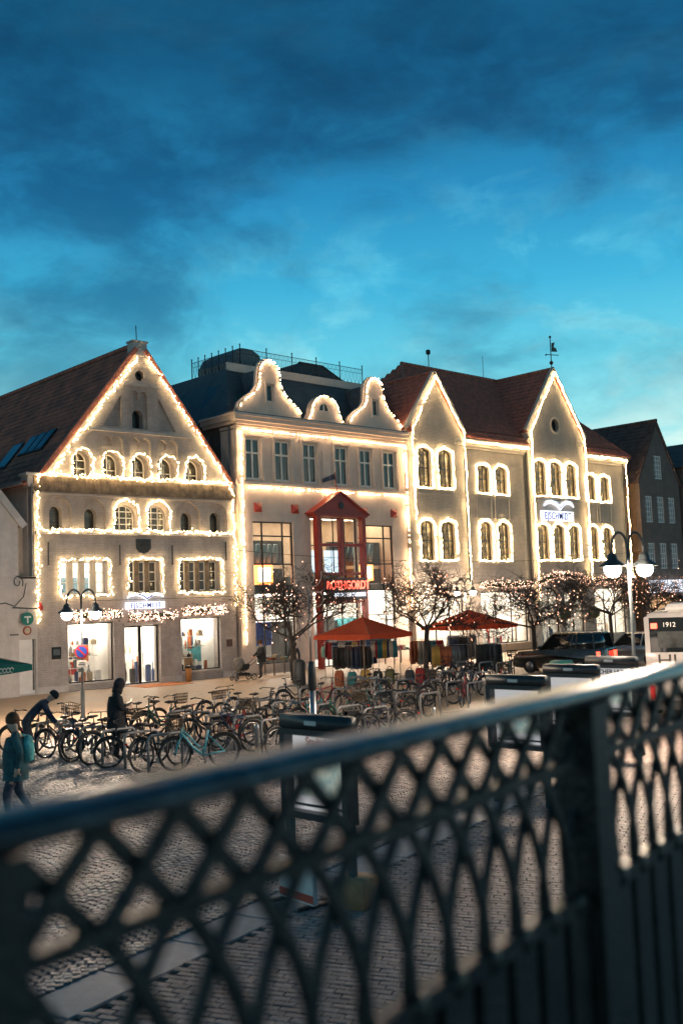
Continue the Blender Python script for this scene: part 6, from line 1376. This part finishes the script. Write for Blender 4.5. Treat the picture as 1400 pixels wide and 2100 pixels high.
paint=lambda n,c,m_=0: mat('car_'+n,c,.25,metal=m_,var=.04,scale=3,coat=.6)
car('dark SUV with roof rails parked beside the bare tree',(38.75,26.95,0),math.radians(94),paint('black',(.045,.05,.046)),4.15,1.86,1.74,1.05,1.02,(-2.0,.75),(-1.85,.10),True,True)
car('silver hatchback parked beyond the dark SUV',(43.6,26.4,0),math.radians(90),paint('silver',(.40,.40,.40),.3),4.2,1.78,1.55,.95,.92)
car('white car parked behind the silver hatchback',(47.4,27.0,0),math.radians(90),paint('white',(.60,.58,.54)),4.2,1.78,1.52,.95,.92)
car('pale car parked farthest along behind the bus',(52.5,28.2,0),math.radians(90),paint('pale',(.45,.43,.40)),4.2,1.78,1.52,.95,.92)
BU=empty('city_bus',(25.3,13.55,0),math.radians(27),'white city bus seen from behind with red lights lit','bus')
# local: +x forward, rear face at x=0, width along y; the corner nearer the cases is +y
q=MB(); q.b(0,10.5,-1.25,1.25,.32,2.80); bevel(q.build('body',mat('bus_white',(.42,.40,.385),.35,var=.05,scale=1.5,coat=.3),BU),.09,3)
q=MB(); q.b(-.012,.03,-1.12,1.12,1.80,2.70); o=q.build('rear_panel',M['carglass'],BU); q=MB(); q.b(-.022,-.013,-.98,.92,1.92,2.34); q.build('rear_window',mat('bus_window',(.045,.05,.05),.12,var=.5,scale=1.5),BU)
q=MB(); q.b(1.2,6.5,-.75,.75,2.80,3.02); bevel(q.build('roof_unit',M['white'],BU),.06,2)
for s in(-1,1):
    q=MB(); q.b(-.035,.02,s*1.0-.08,s*1.0+.08,2.42,2.56); q.build('high_light',M['taill'],BU); q=MB(); q.b(-.035,.02,s*1.1-.07,s*1.1+.07,1.26,1.44); q.build('tail_light',M['taill'],BU)
    q=MB(); q.b(-.02,.03,s*1.12-.06,s*1.12+.06,.6,.95); q.build('indicator',M['taild'],BU)
    for x in(1.9,8.0): w=MB(); w.torus((0,0,0),.36,.12,'Y',20,8); w=w.build('wheel',M['tyre'],BU); w.location=(x,s*1.12,.48)
    for i in range(5): q=MB(); q.b(.7+i*1.9,2.4+i*1.9,s*1.252-.003,s*1.252+.003,1.35,2.35); q.build('side_window',M['carglass'],BU)
text_mesh('fleet_number','1912',.17,M['white'],BU,(-.03,.62,2.46),rot=(PI/2,0,-PI/2),ext=.003); text_mesh('lettering','HUSUM',.42,M['black'],BU,(-.012,.05,1.46),rot=(PI/2,0,-PI/2),ext=.004,sx=1.3)
q=MB(); q.b(-.07,.0,-1.2,1.2,.34,.56); q.build('bumper',M['black'],BU)
# ------------------------------------------------------------------ display cases on the plaza
M['case']=mat('case_grey_metal',(.035,.042,.046),.4,var=.15,scale=6); M['caset']=mat('case_teal_post',(.05,.11,.12),.45,var=.2,scale=8); M['poster']=mat('pale_poster',(.66,.63,.62),.5,var=.10,scale=3)
M['boardglow']=emis('backlit_board',(1.0,.95,.97),.20,base=(.6,.58,.58))  # weak even glow added to lift the panel, no lamp behind it
M['mapprint']=mat('map_print',(.62,.58,.46),.5,var=.4,scale=4,hue=(.30,.46,.46)); _p=M['mapprint'].node_tree.nodes['Principled BSDF']; M['mapprint'].node_tree.links.new(_p.inputs['Base Color'].links[0].from_socket,_p.inputs['Emission Color']); _p.inputs['Emission Strength'].default_value=.2  # the print colour also emits, added to lift the map
def display_case(label,x,y0,y1,words=None,wc=None,extra=False):
    W=y1-y0; e=empty('display_case',(x,(y0+y1)/2,0),-PI/2,label,'display case','glazed display cases on the plaza'); h=W/2
    q=MB(); q.b(-h,h,-.012,.002,1.865,1.935); q.build('header_lip',M['case'],e); q=MB(); q.b(-h,h,-.0,.20,1.93,2.10); o=bevel(q.build('header',M['case'],e),.015,2); q=MB(); q.b(-.10,.10,-.012,.0,1.99,2.04); q.build('name_plate',M['white'],o)
    q=MB(); q.b(-h,-h+.08,.0,.18,.90,1.93); q.b(h-.08,h,.0,.18,.90,1.93); q.b(-h+.08,h-.08,.0,.18,.90,.98); q.build('frame',M['case'],e)
    q=MB(); q.b(-h+.08,h-.08,.14,.18,.98,1.93); s=q.build('poster_board',M['boardglow'],e)
    q=MB(); q.b(-h+.16,h-.16,.132,.139,1.14,1.66); q.build('poster',M['mapprint'],s)
    q=MB(); q.b(-h+.1,h-.1,.132,.139,1.02,1.05); q.build('poster_rule',M['caset'],s)
    q=MB(); q.add([(-h+.08,.012,.98),(h-.08,.012,.98),(h-.08,.012,1.93),(-h+.08,.012,1.93)],[(0,1,2,3)]); q.build('pane',M['clear'],e)
    for s_ in(-1,1): q=MB(); q.b(s_*(h-.05)-.035,s_*(h-.05)+.035,.06,.14,0,.90); q.build('leg',M['caset'],e)
    if words: text_mesh('lettering',words,.13,wc,e,(0,.128,1.74),ext=.002,bold=.003)
    return e
redp=plain('red_print',(.55,.08,.05),.5,var=0)
display_case('dark grey display case with red heading, nearest the railing',8.2,8.70,9.84,'Stadtplan',redp)
display_case('dark grey display case behind the railing, nearer of the three in line',14.0,10.2,11.35)
display_case('dark grey display case in the middle of the three in line',16.45,10.8,11.95)
display_case('dark grey display case beside the tall lamp, farthest of the three',18.75,11.4,12.55,'FISCHER HUSUM',M['black'])
lb=empty('low_sign',(8.0,9.35,0),-PI/2-.1,'low white board with red stripe at the foot of the display case','sign'); q=MB(); q.b(-.33,.33,-.03,.03,.04,.50); o=q.build('board',M['white'],lb); q=MB(); q.b(-.33,.33,-.034,-.031,.06,.15); q.build('stripe',redp,o); q=MB(); q.b(-.30,-.26,-.2,.2,0,.04); q.b(.26,.30,-.2,.2,0,.04); q.build('feet',M['iron'],lb)
q=MB(); q.b(-.16,.16,-.2,.2,0,.34); o=bevel(q.build('cardboard_box',mat('cardboard',(.38,.24,.13),.85,var=.15),None,label='brown cardboard box beside the low red-striped board',cat='box'),.006,1); o.location=(8.35,8.75,0); o.rotation_euler=(0,0,.2)
sp=empty('steel_post',(14.6,16.4,0),0,'thick galvanised post rising behind the nearest display case','post'); q=MB(); q.lathe([(.07,0),(.07,1.75)],12); q.build('lower_tube',M['steel'],sp); q=MB(); q.lathe([(.085,1.62),(.085,2.12),(.07,2.2),(.02,2.22)],12); q.build('upper_sleeve',M['case'],sp)
gd=empty('painted_utility_box',(27.0,18.9,0),.3,'green and blue painted utility box with rounded top behind the cases','utility box'); q=MB(); q.plate([(-.55,0),(.55,0),(.55,1.05),(.42,1.28),(.18,1.4),(-.18,1.4),(-.42,1.28),(-.55,1.05)],-.3,.3); bevel(q.build('cabinet',mat('painted_green',(.05,.22,.09),.5,var=.5,scale=3,hue=(.02,.12,.22)),gd),.03,2); q=MB(); q.b(-.42,.42,-.312,-.301,.15,1.0); q.build('door',mat('painted_door',(.10,.28,.10),.5,var=.5,scale=4,hue=(.03,.14,.25)),gd)
for i,(x,y,lb_) in enumerate(((13.9,17.4,'steel bollard beside the turquoise bicycle'),(18.2,16.3,'steel bollard behind the second display case'),(21.0,15.9,'steel bollard between the stands and the display cases'))):
    q=MB(); q.lathe([(.05,0),(.05,.85),(.055,.87),(.04,.93),(.01,.95)],12); o=q.build('bollard',M['steel'],None,label=lb_,cat='bollard',group='steel bollards along the plaza'); o.location=(x,y,0)
tb=empty('cafe_table',(10.2,23.6,0),.2,'pale cafe table at the picture edge behind the bending person','table'); q=MB(); q.lathe([(.36,.70),(.37,.72),(.36,.74)],18); q.build('table_top',M['white'],tb); q=MB(); q.tube([(0,0,.02),(0,0,.7)],.03,8); q.lathe([(.24,0),(.22,.02),(.03,.05)],14); q.build('pedestal',M['iron'],tb)
# ------------------------------------------------------------------ terrace and iron railing
RA=math.radians(11.4); TX,TY=-math.sin(RA),math.cos(RA)
def tl(u_,v): return (TX+math.cos(RA)*u_-math.sin(RA)*v, TY+math.sin(RA)*u_+math.cos(RA)*v)
q=MB(); c=[tl(-12,.14),tl(16,.14),tl(16,-9),tl(-12,-9)]; q.add([(x,y,2.02) for x,y in c]+[(x,y,-.05) for x,y in c],[(3,2,1,0),(0,1,5,4),(1,2,6,5),(2,3,7,6),(3,0,4,7)]); q.build('terrace',M['flag'],None,kind='structure')
RLg=empty('iron_railing',(TX,TY,0),RA,'black iron railing with lattice band and pointed arches along the terrace','railing')
Zt=3.182; Zm=3.012; Zb=2.72
q=MB(); P=[(-.055,-.032),(-.060,-.022),(-.056,-.011),(-.046,-.004),(-.030,.0),(.0,.002),(.030,.0),(.046,-.004),(.056,-.011),(.060,-.022),(.055,-.032),(.020,-.039),(-.020,-.039)]; q.smooth=True
V_=[(-6,y,Zt+z) for y,z in P]+[(9,y,Zt+z) for y,z in P]; k=len(P); q.add(V_,[(i,i+k,(i+1)%k+k,(i+1)%k) for i in range(k)]+[tuple(range(k)),tuple(range(k,2*k))[::-1]]); q.build('handrail',M['hand'],RLg)
posts=[-2.63,-.965,.70,2.385,4.07,5.75]
for u0 in posts:
    q=MB(); q.b(u0-.050,u0+.050,-.05,.05,2.02,Zt-.040); q.build('post',M['rail'],RLg)
pt=.1385
for a,b_ in zip(posts,posts[1:]):
    a+=.050; b_-=.050
    q=MB(); q.b(a,b_,-.016,.016,Zm-.011,Zm+.011); q.build('middle_rail',M['rail'],RLg)
    q=MB(); q.b(a,b_,-.022,.022,Zb-.035,Zb); q.build('lower_rail',M['rail'],RLg)
    q=MB(); q.b(a,b_,.005,.015,2.10,Zb-.036); kp=q.build('kick_panel',M['rail'],RLg)
    top=Zt-.038; n=int((b_-a)/pt)+3; c0=.818+math.floor((a-.818)/pt-1)*pt
    for i in range(n+2):
        uc=c0+i*pt
        for s in(-1,1):
            p0,p1=uc-s*pt/2,uc+s*pt/2      # p0 at the top, p1 at the middle rail
            if min(p0,p1)<a-.002 or max(p0,p1)>b_+.002:
                lo_,hi_=max(a,min(p0,p1)),min(b_,max(p0,p1))
                if hi_-lo_<.015: continue
                zf=lambda uu: top+(Zm-top)*((uu-p0)/(p1-p0))
                A_,B_=(lo_,zf(lo_)),(hi_,zf(hi_))
            else: A_,B_=(p0,top),(p1,Zm)
            q=MB(); y=.006*s; q.bar((A_[0],y,A_[1]),(B_[0],y,B_[1]),.012,.024,(0,0,1)); q.build('lattice_bar',M['rail'],RLg)
        ub=uc+pt/2
        if a+.01<ub<b_-.01:
            for s in(-1,1):
                pts=[]
                for k in range(9):
                    t=k/8; x=ub+s*pt*(math.sin(t*PI/2*.93)**2.0)*1.0 if False else ub+s*pt*(t**1.9); z=Zb+(Zm-Zb)*t
                    if not(a<=x<=b_): break
                    pts.append((x,.006*s,z))
                if len(pts)>1:
                    q=MB()
                    for p0,p1 in zip(pts,pts[1:]): q.bar(p0,p1,.022,.012,(0,1,0))
                    q.build('arch_bar',M['rail'],RLg)
            q=MB(); q.b(ub-.05,ub+.05,-.018,.004,2.10,Zb-.036); q.build('slat',M['rail'],RLg)
            q=MB(); q.lathe([(.0,-.03),(.022,-.026),(.026,-.018)],10,(0,0,0),Matrix.Translation((ub,0,Zb-.017))@Matrix.Rotation(-PI/2,4,'X')); q.build('rosette',M['rail'],RLg)
